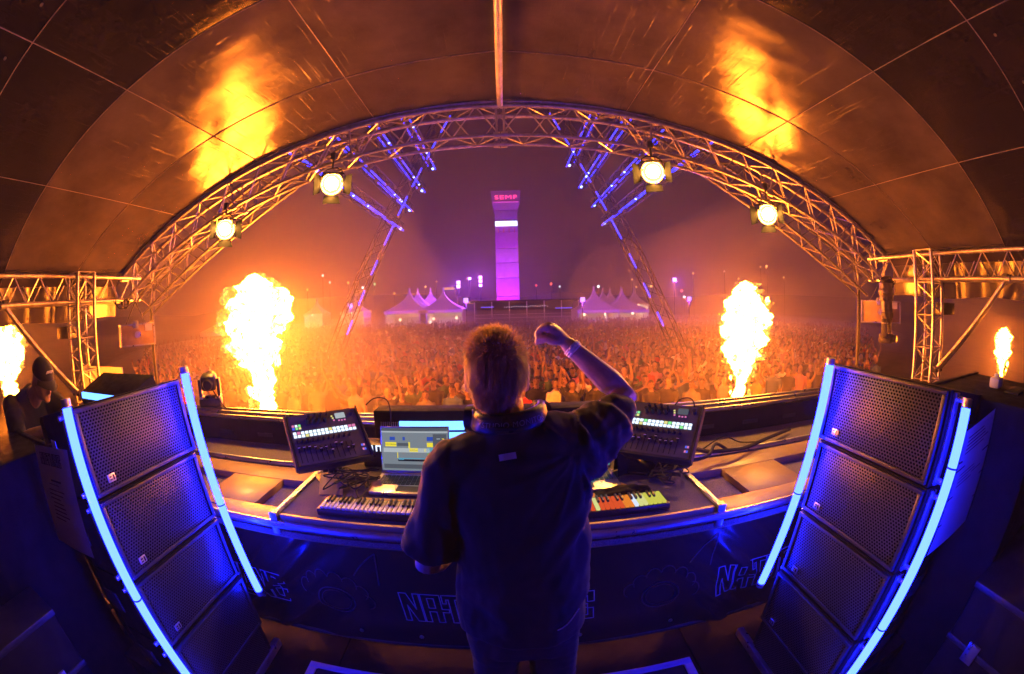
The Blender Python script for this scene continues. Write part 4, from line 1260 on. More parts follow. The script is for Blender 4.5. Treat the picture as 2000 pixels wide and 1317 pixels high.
dv = empty('rack_unit', (-0.80, 2.45, 0.98), 0, 'small black unit with two white readouts beside the grey laptop', 'device'); sub(b, (-0.80, 2.45, 0.98)).build('case', M['blackplastic'], dv)
for x in (-0.845, -0.79):
    for dx, dz, w, h in ((0, .018, .036, .008), (-.014, 0, .009, .034), (.014, 0, .009, .034)):
        b = MB(); b.box((x + dx, 2.378, 1.105 + dz), (w, 0.004, h)); sub(b, (-0.80, 2.45, 0.98)).build('readout', padc[0], dv)

# ---------------------------------------------------------------- cables, cards, cloth on the table
def cable(pts, r, label, mat=None, loops=0):
    P = [Vector(p) for p in pts]
    out = []
    for i in range(len(P) - 1):
        p0, p1, p2, p3 = P[max(0, i - 1)], P[i], P[i + 1], P[min(len(P) - 1, i + 2)]
        for k in range(8):
            t = k / 8
            out.append(0.5 * ((2 * p1) + (p2 - p0) * t + (2 * p0 - 5 * p1 + 4 * p2 - p3) * t * t + (3 * p1 - p0 - 3 * p2 + p3) * t ** 3))
    out.append(P[-1])
    b = MB(); b.tube(out, r, 6)
    return tag(b.build('cable', mat or M['rubber']), label, 'cable', 'loose cables on the table')
rr = random.Random(12)
for s, cx, w in ((-1, -0.88, 'beside the grey laptop'), (1, 0.86, 'behind the glowing keyboard')):
    for k in range(7):
        pts = [(cx + rr.uniform(-.14, .14), 2.0 + rr.uniform(-.10, .2), 0.99 + rr.uniform(0, .10)) for q in range(6)]
        pts[0] = (cx - s * 0.02, 2.12, 1.06); pts[-1] = (cx - s * rr.uniform(.05, .22), 2.18, 0.995)
        cable(pts, 0.0042, '%s thin black cable tangled %s' % (('first', 'second', 'third', 'fourth', 'fifth', 'sixth', 'seventh')[k], w))
    a = Vector((-0.86 if s < 0 else 0.98, 2.42 if s < 0 else 2.30, 1.37 if s < 0 else 1.33))
    cable([a, a + Vector((.06, .02, .04)), a + Vector((.14, .02, .02)), a + Vector((.15, 0, -.12)), a + Vector((.08, -.03, -.22))], 0.0042, 'looped cable leaving the top corner of the controller %s' % w)
cable([(0.95, 2.1, 1.12), (1.10, 2.2, 1.08), (1.25, 2.28, 1.02), (1.45, 2.3, 1.0), (1.6, 2.36, 0.98), (1.9, 2.5, 0.97), (2.2, 2.62, 0.96)], 0.014, 'thick black multicore cable running along the counter')
cable([(0.96, 2.1, 1.10), (1.06, 2.16, 1.03), (1.2, 2.2, 1.03), (1.3, 2.3, 1.06), (1.42, 2.34, 0.99)], 0.011, 'second thick cable curling over the counter pipe')
cable([(1.3, 2.5, 0.95), (1.5, 2.55, 1.01), (1.62, 2.5, 0.97), (1.75, 2.42, 0.98)], 0.005, 'thin cable lying on the carpet shelf')
def card(pts, label, mat=None):
    b = MB(); z = Vector((0, 0, 0.0025)); P = [Vector(p) for p in pts]
    b.add(P + [p + z for p in P], [(3, 2, 1, 0), (4, 5, 6, 7)] + [(i, (i + 1) % 4, 4 + (i + 1) % 4, 4 + i) for i in range(4)])
    tag(b.build('card', mat or M['wood'], smooth=False), label, 'card', 'cards on the table')
card([(-1.075, 2.09, 1.04), (-0.93, 2.10, 1.045), (-0.885, 1.94, 0.985), (-1.02, 1.92, 0.985)], 'pale folded card leaning under the tilted controller')
card([(-0.76, 2.09, 1.005), (-0.71, 2.10, 1.02), (-0.67, 2.02, 0.985), (-0.76, 2.0, 0.985)], 'small pale card at the grey laptop corner')
card([(-0.77, 1.93, 0.983), (-0.30, 1.94, 0.983), (-0.30, 1.87, 0.983), (-0.80, 1.875, 0.983)], 'long pale strip between laptop and ivory keyboard')
card([(0.55, 2.05, 0.984), (0.60, 2.06, 0.986), (0.66, 1.95, 0.984), (0.60, 1.93, 0.984)], 'pale strip beside the teal laptop')
card([(0.22, 1.95, 0.984), (0.46, 1.96, 0.984), (0.42, 1.88, 0.984), (0.22, 1.87, 0.984)], 'pale sheet above the glowing keyboard')
b = MB(); b.grid(lambda u, v: Vector((0.43 + 0.30 * u, 1.87 + 0.12 * v, 0.986 + 0.035 * math.sin(math.pi * u) ** 0.7 * math.sin(math.pi * v) ** 0.6 * (1 + 0.6 * noise.noise(Vector((u * 5, v * 4, 2)))))), 30, 16)
tag(b.build('cloth', M['blackpaint'], angle=180), 'crumpled dark cloth behind the glowing keyboard', 'cloth')
b = MB(); b.grid(lambda u, v: Vector((0.60 + 0.34 * u, 2.14 + 0.10 * v + 0.02 * math.sin(u * 9), 0.985 + 0.17 * (1 - abs(2 * v - 1)) ** 0.5 * (0.75 + 0.3 * math.sin(u * 7 + v * 3)))), 40, 16)
tag(b.build('cable_cover_cloth', M['blackpaint'], angle=180), 'dark cloth draped under the controller behind the elbow', 'cloth')

# ================================================================ speaker stacks
def grille_mat():
    m, nt, N, L, bs = new_mat('perforated_grille')
    tc = N.new('ShaderNodeTexCoord'); sp = N.new('ShaderNodeSeparateXYZ'); L.new(tc.outputs['Object'], sp.inputs[0])
    u = math_n(nt, 'DIVIDE', sp.outputs['Y'], 0.0172); v = math_n(nt, 'DIVIDE', sp.outputs['Z'], 0.0118)
    row = math_n(nt, 'FLOOR', v)
    u = math_n(nt, 'ADD', u, math_n(nt, 'MULTIPLY', math_n(nt, 'MODULO', math_n(nt, 'ADD', row, 400), 2.0), 0.5))
    fu = math_n(nt, 'SUBTRACT', math_n(nt, 'FRACT', u), 0.5); fv = math_n(nt, 'SUBTRACT', math_n(nt, 'FRACT', v), 0.5)
    d = math_n(nt, 'SQRT', math_n(nt, 'ADD', math_n(nt, 'MULTIPLY', fu, fu), math_n(nt, 'MULTIPLY', fv, fv)))
    hole = maprange(nt, d, 0.31, 0.37, 0, 1)
    L.new(ramp(nt, hole, [(0.2, (0.004, 0.004, 0.005)), (0.8, (0.035, 0.033, 0.035))]), bs.inputs['Base Color'])
    L.new(maprange(nt, hole, 0, 1, 0.9, 0.38), bs.inputs['Roughness'])
    L.new(maprange(nt, hole, 0, 1, 0.0, 0.35), bs.inputs['Specular IOR Level'])
    bump(nt, bs, hole, 0.5, 0.004)
    return m
M['grille'] = grille_mat()
CH, CW, CD = 0.345, 0.70, 0.60
def cabinet(parent_loc, s, label, tilt):
    """front faces +x for s=-1 stack (standing on the flame-tall side), -x for the other"""
    root = empty('speaker_cabinet', parent_loc, 0, label, 'speaker', 'line array cabinets')
    R = rotm(y=s * tilt)
    f = -s
    def P(b, name, mat, par=root, **k):
        b.v = [tuple(R @ Vector(v)) for v in b.v]; return b.build(name, mat, par, **k)
    b = MB()
    poly = [(0, -CW / 2), (-0.34, -CW / 2), (-CD, -CW / 2 + 0.08), (-CD, CW / 2 - 0.08), (-0.34, CW / 2), (0, CW / 2)]
    h0, h1 = CH - 0.008, CH - 0.034
    vs = []
    for zz in (0, 1):
        for x, y in poly:
            hh = h0 + (h1 - h0) * (-x / CD)
            vs.append((x * f, y, (CH - hh) / 2 + zz * hh))
    n = len(poly)
    b.add(vs, [(i, (i + 1) % n, n + (i + 1) % n, n + i) for i in range(n)] + [tuple(range(n)), tuple(range(2 * n - 1, n - 1, -1))])
    P(b, 'body', M['blackpaint'], smooth=False)
    b = MB(); b.box((f * 0.008, 0, CH / 2), (0.012, CW - 0.075, CH - 0.05), bev=0.004); gr = P(b, 'grille', M['grille'])
    b = MB()
    for z in (0.018, CH - 0.018): b.box((f * 0.010, 0, z), (0.022, CW - 0.02, 0.016), bev=0.003)
    for y in (-1, 1): b.box((f * 0.010, y * (CW / 2 - 0.022), CH / 2), (0.022, 0.022, CH - 0.052), bev=0.003)
    P(b, 'grille_frame', M['black'])
    b = MB(); b.box((f * 0.0165, -0.235 * f, 0.058), (0.006, 0.044, 0.030), bev=0.002); bd = P(b, 'badge', M['steel'])
    b = MB(); b.box((f * 0.020, -0.224 * f, 0.058), (0.002, 0.009, 0.020)); b.box((f * 0.020, -0.242 * f, 0.063), (0.002, 0.013, 0.006)); b.box((f * 0.020, -0.242 * f, 0.052), (0.002, 0.013, 0.005)); b.v = [tuple(R @ Vector(v)) for v in b.v]; b.build('badge_mark', M['blackplastic'], bd)
    for y in (-1, 1):
        b = MB(); b.box((-f * 0.05, y * (CW / 2 + 0.008), CH / 2), (0.045, 0.014, CH - 0.02), bev=0.003); rl = P(b, 'rigging_rail', M['steel'])
        for z in (0.03, CH - 0.03):
            b = MB(); b.cyl((-f * 0.05, y * (CW / 2 + 0.012), z), (-f * 0.05, y * (CW / 2 + 0.042), z), 0.011, 10); b.v = [tuple(R @ Vector(v)) for v in b.v]; b.build('lock_pin', M['steel'], rl)
        b = MB(); b.box((-f * 0.30, y * (CW / 2 + 0.004), CH / 2), (0.12, 0.010, 0.10), bev=0.004); P(b, 'handle_cup', M['rubber'])
    return root
ordn = ('lowest', 'third from top', 'second from top', 'topmost')
for s, x0, yc, w in ((-1, -1.395, 1.125, 'facing stack with the taped setlist'), (1, 1.315, 1.06, 'stack with the striped papers')):
    for k in range(4):
        cabinet((x0 + s * 0.045 * (k / 3.0) * 1.6, yc, 0.305 + CH * k + 0.002 * k), s, 'black perforated speaker cabinet, %s of the %s' % (ordn[k], w), 2 + 2.2 * k)
    b = MB(); b.box((0, 0, 0.15), (0.62, 0.74, 0.298), bev=0.008)
    sb = empty('subwoofer', (x0 + s * 0.34, yc, 0), 0, 'black low box under the %s' % w, 'speaker', 'stack bases'); b.build('body', M['blackpaint'], sb)
    b = MB(); b.box((-s * 0.312, 0, 0.15), (0.008, 0.66, 0.24)); b.build('grille', M['grille'], sb)
    # case behind the stack
    CT = 1.45 if s < 0 else 1.58
    b = MB(); b.box((0, 0, CT / 2 + 0.01), (0.70, 0.72, CT - 0.02), bev=0.02)
    cs = empty('equipment_case', (x0 + s * 1.02, yc - 0.62 if s < 0 else yc - 0.30, 0), 0, 'tall black equipment case behind the %s' % w, 'case', 'cases behind the stacks'); b.build('body', M['blackpaint'], cs)
    for dy in (-0.355, 0.355):
        b = MB(); b.box((0, dy, CT - 0.005), (0.72, 0.03, 0.03), bev=0.004); b.build('edge_trim', M['black'], cs)
    b = MB(); b.box((0, -0.1, CT + 0.005), (0.22, 0.10, 0.012), bev=0.004); b.build('lid_handle', M['rubber'], cs)
b = MB(); b.box((0, 0, 0.03), (0.10, 0.07, 0.05), bev=0.01); b.cyl((0, 0, 0.05), (0, 0, 0.07), 0.02, 10)
tag(b.build('radio_box', M['white']), 'small white box on top of the case behind the striped papers', 'device').location = (2.30, 0.80, 1.58)

for s, w in ((-1, 'setlist side'), (1, 'striped-paper side')):  # low cases, added as dark backing to keep the bottom corners black
    lc = empty('backing_case', (s * 2.30, -0.10, 0), 0, 'low black road case added as dark backing in the corner on the %s' % w, 'case', 'added dark backing cases')
    b = MB(); b.box((0, 0, 0.46), (1.0, 1.0, 0.90), bev=0.015); b.build('body', M['blackpaint'], lc)
    for z in (0.05, 0.62, 0.90):
        b = MB(); b.box((0, 0, z), (1.012, 1.012, 0.03), bev=0.004); b.build('edge_band', M['black'], lc)
    for q in (-1, 1):
        b = MB(); b.box((-s * 0.508, q * 0.3, 0.62), (0.014, 0.09, 0.10), bev=0.004); b.build('latch', M['steel'], lc)
    dr = empty('backing_drape', (s * 3.9, -0.6, 0), 0, 'black drape added as dark backing at the back of the stage on the %s' % w, 'drape', 'added dark backing drapes')
    b = MB(); b.grid(lambda u, v: Vector((0.05 * math.sin(u * 40) , -2.6 + 2.9 * u, 2.3 * v)), 60, 6); b.build('cloth', M['skirt'], dr, angle=180)  # added cloth, dark backing for the stage sides
    b = MB(); b.cyl((0, -2.65, 2.3), (0, 0.35, 2.3), 0.025, 10); b.build('pole', M['black'], dr)

# ---------------------------------------------------------------- blue light tubes
def tube_light(a, c, ties, label, bow=0.0):
    a, c = Vector(a), Vector(c)
    root = empty('light_tube', c, 0, label, 'light tube', 'blue light tubes on the speaker stacks')
    d = (c - a)
    cuts = [0.0] + ties + [1.0]
    for t0, t1 in zip(cuts, cuts[1:]):
        b = MB(); b.cyl(a + d * (t0 + 0.003) - c, a + d * (t1 - 0.003) - c, 0.0205, 18); b.build('lamp_tube', M['blue_tube'], root)
    u = d.normalized()
    for p, o in ((a, -1), (c, 1)):
        b = MB(); b.cyl(p - c, p + u * o * 0.028 - c, 0.0225, 18); b.build('end_cap', M['tube_cap'], root)
    for t in ties:
        b = MB(); b.cyl(a + d * t - u * 0.0028 - c, a + d * t + u * 0.0028 - c, 0.0215, 16); b.build('tie', M['rubber'], root)
        b = MB(); b.cyl(a + d * t - c, a + d * t - c + Vector((0.10 if a.x < 0 else -0.10, 0, 0)) * -1, 0.003, 6); b.build('tie_cord', M['rubber'], root)
tube_light((-1.468, 0.740, 1.700), (-1.335, 0.742, 0.30), [0.53], 'blue tube light down the near edge of the setlist-side speaker stack')
tube_light((-1.440, 1.455, 1.715), (-1.320, 1.490, 0.555), [0.55], 'blue tube light between the setlist-side speaker stack and the counter')
tube_light((1.365, 1.365, 1.690), (1.285, 1.485, 0.520), [0.52], 'blue tube light between the striped-paper speaker stack and the counter')
tube_light((1.435, 0.625, 1.640), (1.235, 0.600, 0.40), [0.16, 0.66], 'blue tube light standing off the side of the striped-paper stack')

# ---------------------------------------------------------------- papers
def sheet(name, label, P, lines, mat=None):
    o = Vector(P[0]); root = empty(name, o, 0, label, 'paper')
    ex = Vector(P[1]) - o; ey = Vector(P[3]) - o; nz = ex.cross(ey).normalized()
    if nz.dot(Vector((0, 0, 1.95)) - o) < 0: nz = -nz
    b = MB(); b.grid(lambda u, v: ex * u + ey * v + nz * (0.006 * math.sin(3 * u) * v), 8, 8)
    b.build('sheet', mat or M['paper'], root)
    inkm = pmat('black_ink', (0.03, 0.03, 0.035), 0.6)
    for (x, y, w, h) in lines:
        b = MB(); q = [ex * (x + i * w) + ey * (y + j * h) + nz * (0.006 * math.sin(3 * (x + i * w)) * (y + j * h) + 0.0012) for i, j in ((0, 0), (1, 0), (1, 1), (0, 1))]
        b.add(q, [(0, 1, 2, 3)]); b.build('print_line', inkm, root, smooth=False)
    return root, ex, ey, nz, inkm
rr = random.Random(8)
LN = [(0.36, 0.30, 0.30, 0.018), (0.28, 0.345, 0.30, 0.006)]
for k in range(8): LN.append((0.24 + rr.uniform(-.02, .05), 0.40 + 0.042 * k, rr.uniform(.25, .46), 0.010))
r_, ex, ey, nz, im = sheet('setlist_sheet', 'tall paper setlist with dark heading taped to the speaker stack side', [(-1.955, 0.728, 1.505), (-1.53, 0.728, 1.545), (-1.63, 0.728, 1.075), (-2.055, 0.728, 1.035)], LN)
b = MB()
for k, ch in enumerate('NATURE'):
    for poly in GL[ch]: outline(b, poly, lambda p: ex * (0.16 + 0.105 * k + p.x * 0.095) + ey * (0.165 - p.y * 0.055) + nz * 0.003, 0.16)
b.build('print_heading', im, r_, smooth=False)
b = MB(); b.box((-1.66, 0.724, 1.548), (0.05, 0.002, 0.03)); sub(b, r_.location).build('tape', M['white'], r_)
SL = [(0.12, 0.07 + 0.03 * k, rr.uniform(.5, .75), 0.008) for k in range(5)] + [(-0.02, 0.30, 1.04, 0.012), (-0.02, 0.52, 1.04, 0.012), (-0.02, 0.74, 1.04, 0.012)] + [(0.12, 0.36 + 0.03 * k, rr.uniform(.4, .7), 0.007) for k in range(4)]
sheet('striped_papers', 'paper sheets with dark stripes taped to the speaker stack side', [(1.60, 0.672, 1.52), (1.98, 0.672, 1.55), (1.98, 0.672, 1.10), (1.56, 0.672, 1.02)], SL)
sheet('floor_note', 'white printed note lying on the floor by the big case', [(1.80, 0.54, 0.012), (2.10, 0.60, 0.012), (2.16, 0.36, 0.012), (1.86, 0.30, 0.012)], [(0.1 + 0.11 * (k % 8), 0.15 + 0.16 * (k // 8), 0.06, 0.05) for k in range(32)])
sheet('floor_label', 'pale label lying on the dark floor on the setlist side', [(-2.30, 0.62, 0.012), (-2.08, 0.66, 0.012), (-2.06, 0.52, 0.012), (-2.28, 0.48, 0.012)], [(0.2, 0.4, 0.1, 0.2), (0.4, 0.4, 0.15, 0.2)])

# ---------------------------------------------------------------- floor mat and bars
mt = empty('floor_mat', (-0.1, 0.9, 0.0), 0, 'dark floor mat with broad pale border under the performer', 'mat')
b = MB(); b.box((0, 0, 0.006), (2.02, 1.12, 0.008)); b.build('rubber_top', M['rubber'], mt)
pale = pmat('pale_border', (0.62, 0.62, 0.64), 0.55, var=0.08)
for c, d in (((0, 0.585, 0.0065), (2.14, 0.05, 0.012)), ((0, -0.585, 0.0065), (2.14, 0.05, 0.012)), ((-1.045, 0, 0.0065), (0.05, 1.12, 0.012)), ((1.045, 0, 0.0065), (0.05, 1.12, 0.012))):
    b = MB(); b.box(c, d, bev=0.002); b.build('border_strip', pale, mt)
for x, w in ((-1.43, 'setlist side'), (1.335, 'striped-paper side')):
    b = MB(); b.box((0, 0, 0.03), (0.045, 0.75, 0.06), bev=0.008)
    tag(b.build('floor_bar', M['steel']), 'low metal floor bar on the %s' % w, 'bar', 'floor bars').location = (x, 1.22, 0)
b = MB()
b.tube([(1.45, 0.35, 0.01), (1.6, 0.5, 0.02), (1.75, 0.45, 0.05), (1.9, 0.4, 0.06), (1.85, 0.30, 0.02)], 0.008, 8)
tag(b.build('floor_cable', M['rubber']), 'black cable curling over the floor note', 'cable')

# ================================================================ hardware on the rails
def moving_head(loc, yaw, label, inverted=False, s=1.0, tiltdeg=10):
    root = empty('moving_head', loc, yaw, label, 'stage light', 'moving head lights')
    f = -1 if inverted else 1
    def P(b, n, m): b.v = [(v[0] * s, v[1] * s, v[2] * s * f) for v in b.v]; return b.build(n, m, root)
    b = MB(); b.box((0, 0, 0.045), (0.26, 0.20, 0.09), bev=0.02); P(b, 'base', M['black'])
    b = MB(); b.cyl((0, 0, 0.09), (0, 0, 0.12), 0.07, 16); P(b, 'pan_disc', M['blackplastic'])
    for q in (-1, 1):
        b = MB(); b.box((q * 0.115, 0, 0.20), (0.035, 0.11, 0.19), bev=0.014); P(b, 'yoke_arm', M['black'])
    b = MB(); R = rotm(x=tiltdeg)
    b.box((0, 0, 0), (0.185, 0.20, 0.17), bev=0.04); b.cyl((0, 0.09, 0), (0, 0.17, 0), 0.085, 18, 0.075); b.cyl((0, -0.09, 0), (0, -0.13, 0), 0.07, 16, 0.05)
    b.v = [tuple(R @ Vector(v) + Vector((0, 0, 0.26))) for v in b.v]; P(b, 'head', M['black'])
    b = MB(); b.cyl((0, 0.172, 0), (0, 0.176, 0), 0.068, 18); b.v = [tuple(R @ Vector(v) + Vector((0, 0, 0.26))) for v in b.v]; P(b, 'lens', M['blackplastic'])
    for q in (-1, 1):
        b = MB(); b.box((q * 0.10, 0, 0.10), (0.05, 0.22, 0.015), bev=0.005); P(b, 'handle', M['steel'])
    return root
moving_head((-2.70, 3.07, 1.158), RAD(30), 'black moving head light standing on the counter front rail', s=0.85)
cable([(-2.6, 3.0, 1.32), (-2.52, 3.0, 1.22), (-2.45, 3.0, 1.16), (-2.30, 2.98, 1.165)], 0.006, 'cable trailing from the moving head on the rail')

def hoist_case(loc, size, yaw, label, mat):
    root = empty('flight_case', loc, yaw, label, 'case', 'hanging flight cases')
    b = MB(); b.box((0, 0, 0), size, bev=0.012); b.build('body', mat, root)
    hx, hy, hz = size[0] / 2, size[1] / 2, size[2] / 2
    for x in (-1, 1):
        for z in (-1, 1):
            b = MB(); b.box((x * (hx - 0.005), 0, z * (hz - 0.005)), (0.024, size[1] + 0.012, 0.024), bev=0.003); b.build('edge_trim', M['steel'], root)
        b = MB(); b.box((x * (hx - 0.005), -hy - 0.002, 0), (0.024, 0.012, size[2] - 0.03), bev=0.003); b.build('edge_trim', M['steel'], root)
    for z in (-1, 1):
        b = MB(); b.box((0, -hy - 0.002, z * (hz - 0.006)), (size[0] - 0.03, 0.012, 0.022), bev=0.003); b.build('edge_trim', M['steel'], root)
    b = MB(); b.cyl((0, -hy - 0.004, 0.0), (0, -hy - 0.016, 0.0), 0.055, 18); b.build('latch', M['steel'], root)
    b = MB(); b.box((hx * 0.66, -hy - 0.004, hz * 0.6), (0.13, 0.004, 0.10)); b.build('sticker', M['white'], root)
    b = MB(); b.box((-hx * 0.1, -hy - 0.006, hz * 0.95), (0.10, 0.03, 0.12), bev=0.006); b.build('hinge', M['steel'], root)
    for x in (-0.6, 0.6):
        b = MB(); b.cyl((x * hx, 0, hz), (0, 0, hz + 0.34), 0.008, 6); b.build('sling', M['rubber'], root)
    return root
orange_case = pmat('birch_case', (0.42, 0.30, 0.18), 0.5)
hoist_case((-5.62, 4.50, 1.79), (0.62, 0.42, 0.32), RAD(58), 'wooden flight case hanging below the arch foot near the tallest flame', orange_case)
hoist_case((5.98, 4.62, 1.83), (0.74, 0.42, 0.34), RAD(-55), 'wooden flight case hanging behind the fabric-wrapped camera', orange_case)
# chains from the arch feet
def chain(p, q, label):
    p, q = Vector(p), Vector(q); n = int((p - q).length / 0.045)
    root = empty('hoist_chain', p, 0, label, 'chain', 'hoist chains')
    b = MB()
    for k in range(n):
        c = p + (q - p) * ((k + 0.5) / n) - p
        h, w = 0.028, 0.012
        a = (Vector((w, 0, 0)) if k % 2 else Vector((0, w, 0)))
        b.tube([c + Vector((0, 0, h)), c + a + Vector((0, 0, h * .4)), c + a - Vector((0, 0, h * .4)), c - Vector((0, 0, h)), c - a - Vector((0, 0, h * .4)), c - a + Vector((0, 0, h * .4)), c + Vector((0, 0, h))], 0.005, 5)
    b.build('links', M['steel'], root)['kind'] = 'stuff'
chain((-5.62, 4.50, 2.75), (-5.62, 4.50, 2.28), 'steel chain holding the case near the tallest flame')
chain((5.80, 4.40, 2.70), (5.80, 4.40, 2.24), 'steel chain above the fabric-wrapped camera')
for s, w in ((-1, 'near the tallest flame'), (1, 'near the wrapped camera')):
    b = MB(); rr = random.Random(5 + s)
    for k in range(6):
        P = [(s * (6.0 + rr.uniform(-.25, .1)), 4.35 + rr.uniform(-.2, .2), 2.33), (s * (5.9 + rr.uniform(-.25, .1)), 4.35 + rr.uniform(-.2, .2), 2.15 + rr.uniform(-.1, .05)), (s * (5.75 + rr.uniform(-.2, .1)), 4.4 + rr.uniform(-.2, .2), 2.34)]
        b.tube([(Vector(P[0]) * (1 - t) ** 2 + Vector(P[1]) * 2 * t * (1 - t) + Vector(P[2]) * t * t) for t in [i / 10 for i in range(11)]], 0.010, 6)
    tag(b.build('hanging_cables', M['rubber']), 'knot of black cables hanging from the truss %s' % w, 'cable', 'cable knots under the rails')
# fabric-wrapped camera
wc = empty('wrapped_camera', (5.72, 4.30, 2.30), RAD(20), 'camera wrapped in dark fabric hanging upside down from the truss', 'camera')
b = MB()
def bag(u, v):
    a = 2 * math.pi * u
    w = (0.155, 0.17, 0.15, 0.12, 0.115, 0.13, 0.12)[min(6, int(v * 6.99))]
    r = w * (1 + 0.22 * noise.noise(Vector((math.cos(a) * 1.6, math.sin(a) * 1.6, v * 4))) + 0.10 * noise.noise(Vector((math.cos(a) * 4, math.sin(a) * 4, v * 9))))
    return Vector((math.cos(a) * r, math.sin(a) * r * 0.8, -0.03 - 0.62 * v))
b.grid(bag, 40, 36); b.build('fabric_wrap', pmat('dark_wrap', (0.05, 0.04, 0.04), 0.45, bstr=0.4, bscale=30), wc, angle=180)
b = MB(); b.tube([(0, 0, 0.05), (0.02, 0, 0.0), (0.08, 0, -0.06)], [0.10, 0.12, 0.13], 12); b.build('fabric_collar', M['blackpaint'], wc)
for q in (-1, 1):
    b = MB(); b.box((q * 0.12, 0, -0.72), (0.03, 0.12, 0.30), bev=0.008); b.build('cradle_arm', M['black'], wc)
b = MB(); b.box((0, 0, -0.63), (0.27, 0.12, 0.03), bev=0.008); b.build('cradle_plate', M['steel'], wc)
b = MB(); b.box((0, 0, -0.86), (0.20, 0.24, 0.15), bev=0.02); b.cyl((0, -0.12, -0.86), (0, -0.20, -0.86), 0.055, 16); b.build('body', M['black'], wc)
b = MB(); b.cyl((0.0, -0.202, -0.86), (0, -0.206, -0.86), 0.045, 16); b.build('lens', M['blackplastic'], wc)
for s, w in ((-1, 'near the tallest flame'), (1, 'near the wrapped camera')):
    fl = empty('side_floodlight', (s * 7.3, 3.9, 1.92), 0, 'dark box floodlight outside the roof column %s' % w, 'floodlight', 'dark floodlights outside the columns')
    b = MB(); b.box((0, 0, 0), (0.50, 0.26, 0.20), bev=0.015); b.build('housing', M['black'], fl)
    b = MB(); b.cyl((-s * 1.06, -0.3, -0.02), (0, 0, -0.02), 0.018, 8); b.build('outrigger', M['black'], fl)
    b = MB(); b.box((s * 0.27, 0, 0.02), (0.02, 0.22, 0.16)); b.build('visor', M['blackplastic'], fl)
# operating desk for the technician
od = empty('light_desk', (-2.46, 1.66, 0), 0, 'blue-lit operating desk with a glowing strip beyond the speaker stack', 'desk')
b = MB(); b.box((0, 0.05, 0.72), (0.60, 0.4, 1.44), bev=0.01); b.build('body', M['blackpaint'], od)
b = MB(); b.box((0, 0.05, 1.53), (0.66, 0.30, 0.13), rotm(x=20), bev=0.01); b.build('console', M['blackpaint'], od)
b = MB(); b.box((0, -0.122, 1.535), (0.50, 0.02, 0.04), bev=0.004); b.build('light_strip', M['white_led'], od)
# pale banner far beside the crowd
b = MB(); b.box((0, 0, 0), (3.6, 0.06, 0.9))
tag(b.build('barrier_banner', M['paper']), 'pale plain banner beyond the roof column at the crowd edge', 'banner').location = (-15.2, 9.8, 0.05)

# ================================================================ people on stage
from mathutils.bvhtree import BVHTree
def skin_mat(name, col):
    m, nt, N, L, bs = new_mat(name)
    vec = texco(nt)
    f = noise_tex(nt, vec, 40, 5)
    L.new(ramp(nt, f, [(0.3, tuple(c * 0.86 for c in col)), (0.7, tuple(min(1, c * 1.1) for c in col))]), bs.inputs['Base Color'])
    bs.inputs['Roughness'].default_value = 0.42
    bs.inputs['Subsurface Weight'].default_value = 0.12
    bs.inputs['Subsurface Radius'].default_value = (0.02, 0.008, 0.004)
    bump(nt, bs, noise_tex(nt, vec, 320, 3), 0.12, 0.002)
    return m
def cloth_mat(name, col, rough=0.85, weave=900):
    m, nt, N, L, bs = new_mat(name)
    vec = texco(nt)
    f = noise_tex(nt, vec, 9, 5)
    L.new(ramp(nt, f, [(0.3, tuple(c * 0.8 for c in col)), (0.7, tuple(c * 1.2 for c in col))]), bs.inputs['Base Color'])
    bs.inputs['Roughness'].default_value = rough
    bs.inputs['Sheen Weight'].default_value = 0.05
    bs.inputs['Sheen Roughness'].default_value = 0.4
    bump(nt, bs, noise_tex(nt, vec, weave, 2), 0.2, 0.0008)
    return m
skinA = skin_mat('fair_skin', (0.56, 0.36, 0.28))
tee = cloth_mat('black_cotton', (0.013, 0.011, 0.015))
denim = cloth_mat('dark_denim', (0.010, 0.012, 0.022))
def smooth_obj(b, name, mat, parent, vox, its=6, disp=None, fac=0.5):
    o = b.build(name, mat, None, fix=False)
    me = baked(o, [('REMESH', dict(mode='VOXEL', voxel_size=vox)), ('SMOOTH', dict(factor=fac, iterations=its))], name)
    if disp:
        n = len(me.vertices)
        nor = [v.normal.copy() for v in me.vertices]
        for v, q in zip(me.vertices, nor): v.co = v.co + q * disp(v.co, q)
    me.polygons.foreach_set('use_smooth', [True] * len(me.polygons))
    me.materials.clear(); me.materials.append(mat)
    me.update()
    o.parent = parent
    return o

# ---------------------------------------------------------------- performer, seen from behind
DO = Vector((0.035, 1.14, 0.0))
dj = empty('person', DO, 0, 'performer in black t-shirt seen from behind, one fist raised, headphones on neck', 'person')
def at_(b): return sub(b, DO)
SHR, ELR, WRR = Vector((0.185, 1.145, 1.555)), Vector((0.388, 1.335, 1.640)), Vector((0.205, 1.385, 1.812))
SHL, ELL, WRL = Vector((-0.165, 1.115, 1.495)), Vector((-0.266, 1.118, 1.150)), Vector((-0.198, 1.285, 1.105))
HC = Vector((-0.026, 1.135, 1.775))
b = MB()
b.loft([((.035, 1.14, .86), .165, .11), ((.035, 1.14, .98), .175, .12), ((.035, 1.14, 1.12), .165, .11), ((.03, 1.13, 1.30), .175, .11), ((.02, 1.12, 1.44), .175, .10), ((.015, 1.11, 1.52), .14, .085), ((.005, 1.105, 1.60), .06, .06)], n=20)
b.loft([((0.0, 1.10, 1.55), .064, .062), ((-.008, 1.105, 1.62), .060, .060), ((-.018, 1.120, 1.70), .058, .062), ((-.024, 1.13, 1.75), .055, .06)], n=18)
b.ball(HC + Vector((0, -0.006, 0.012)), (0.077, 0.097, 0.092), 24, 18)
b.ball(HC + Vector((0, 0.030, -0.055)), (0.062, 0.072, 0.080), 20, 14)
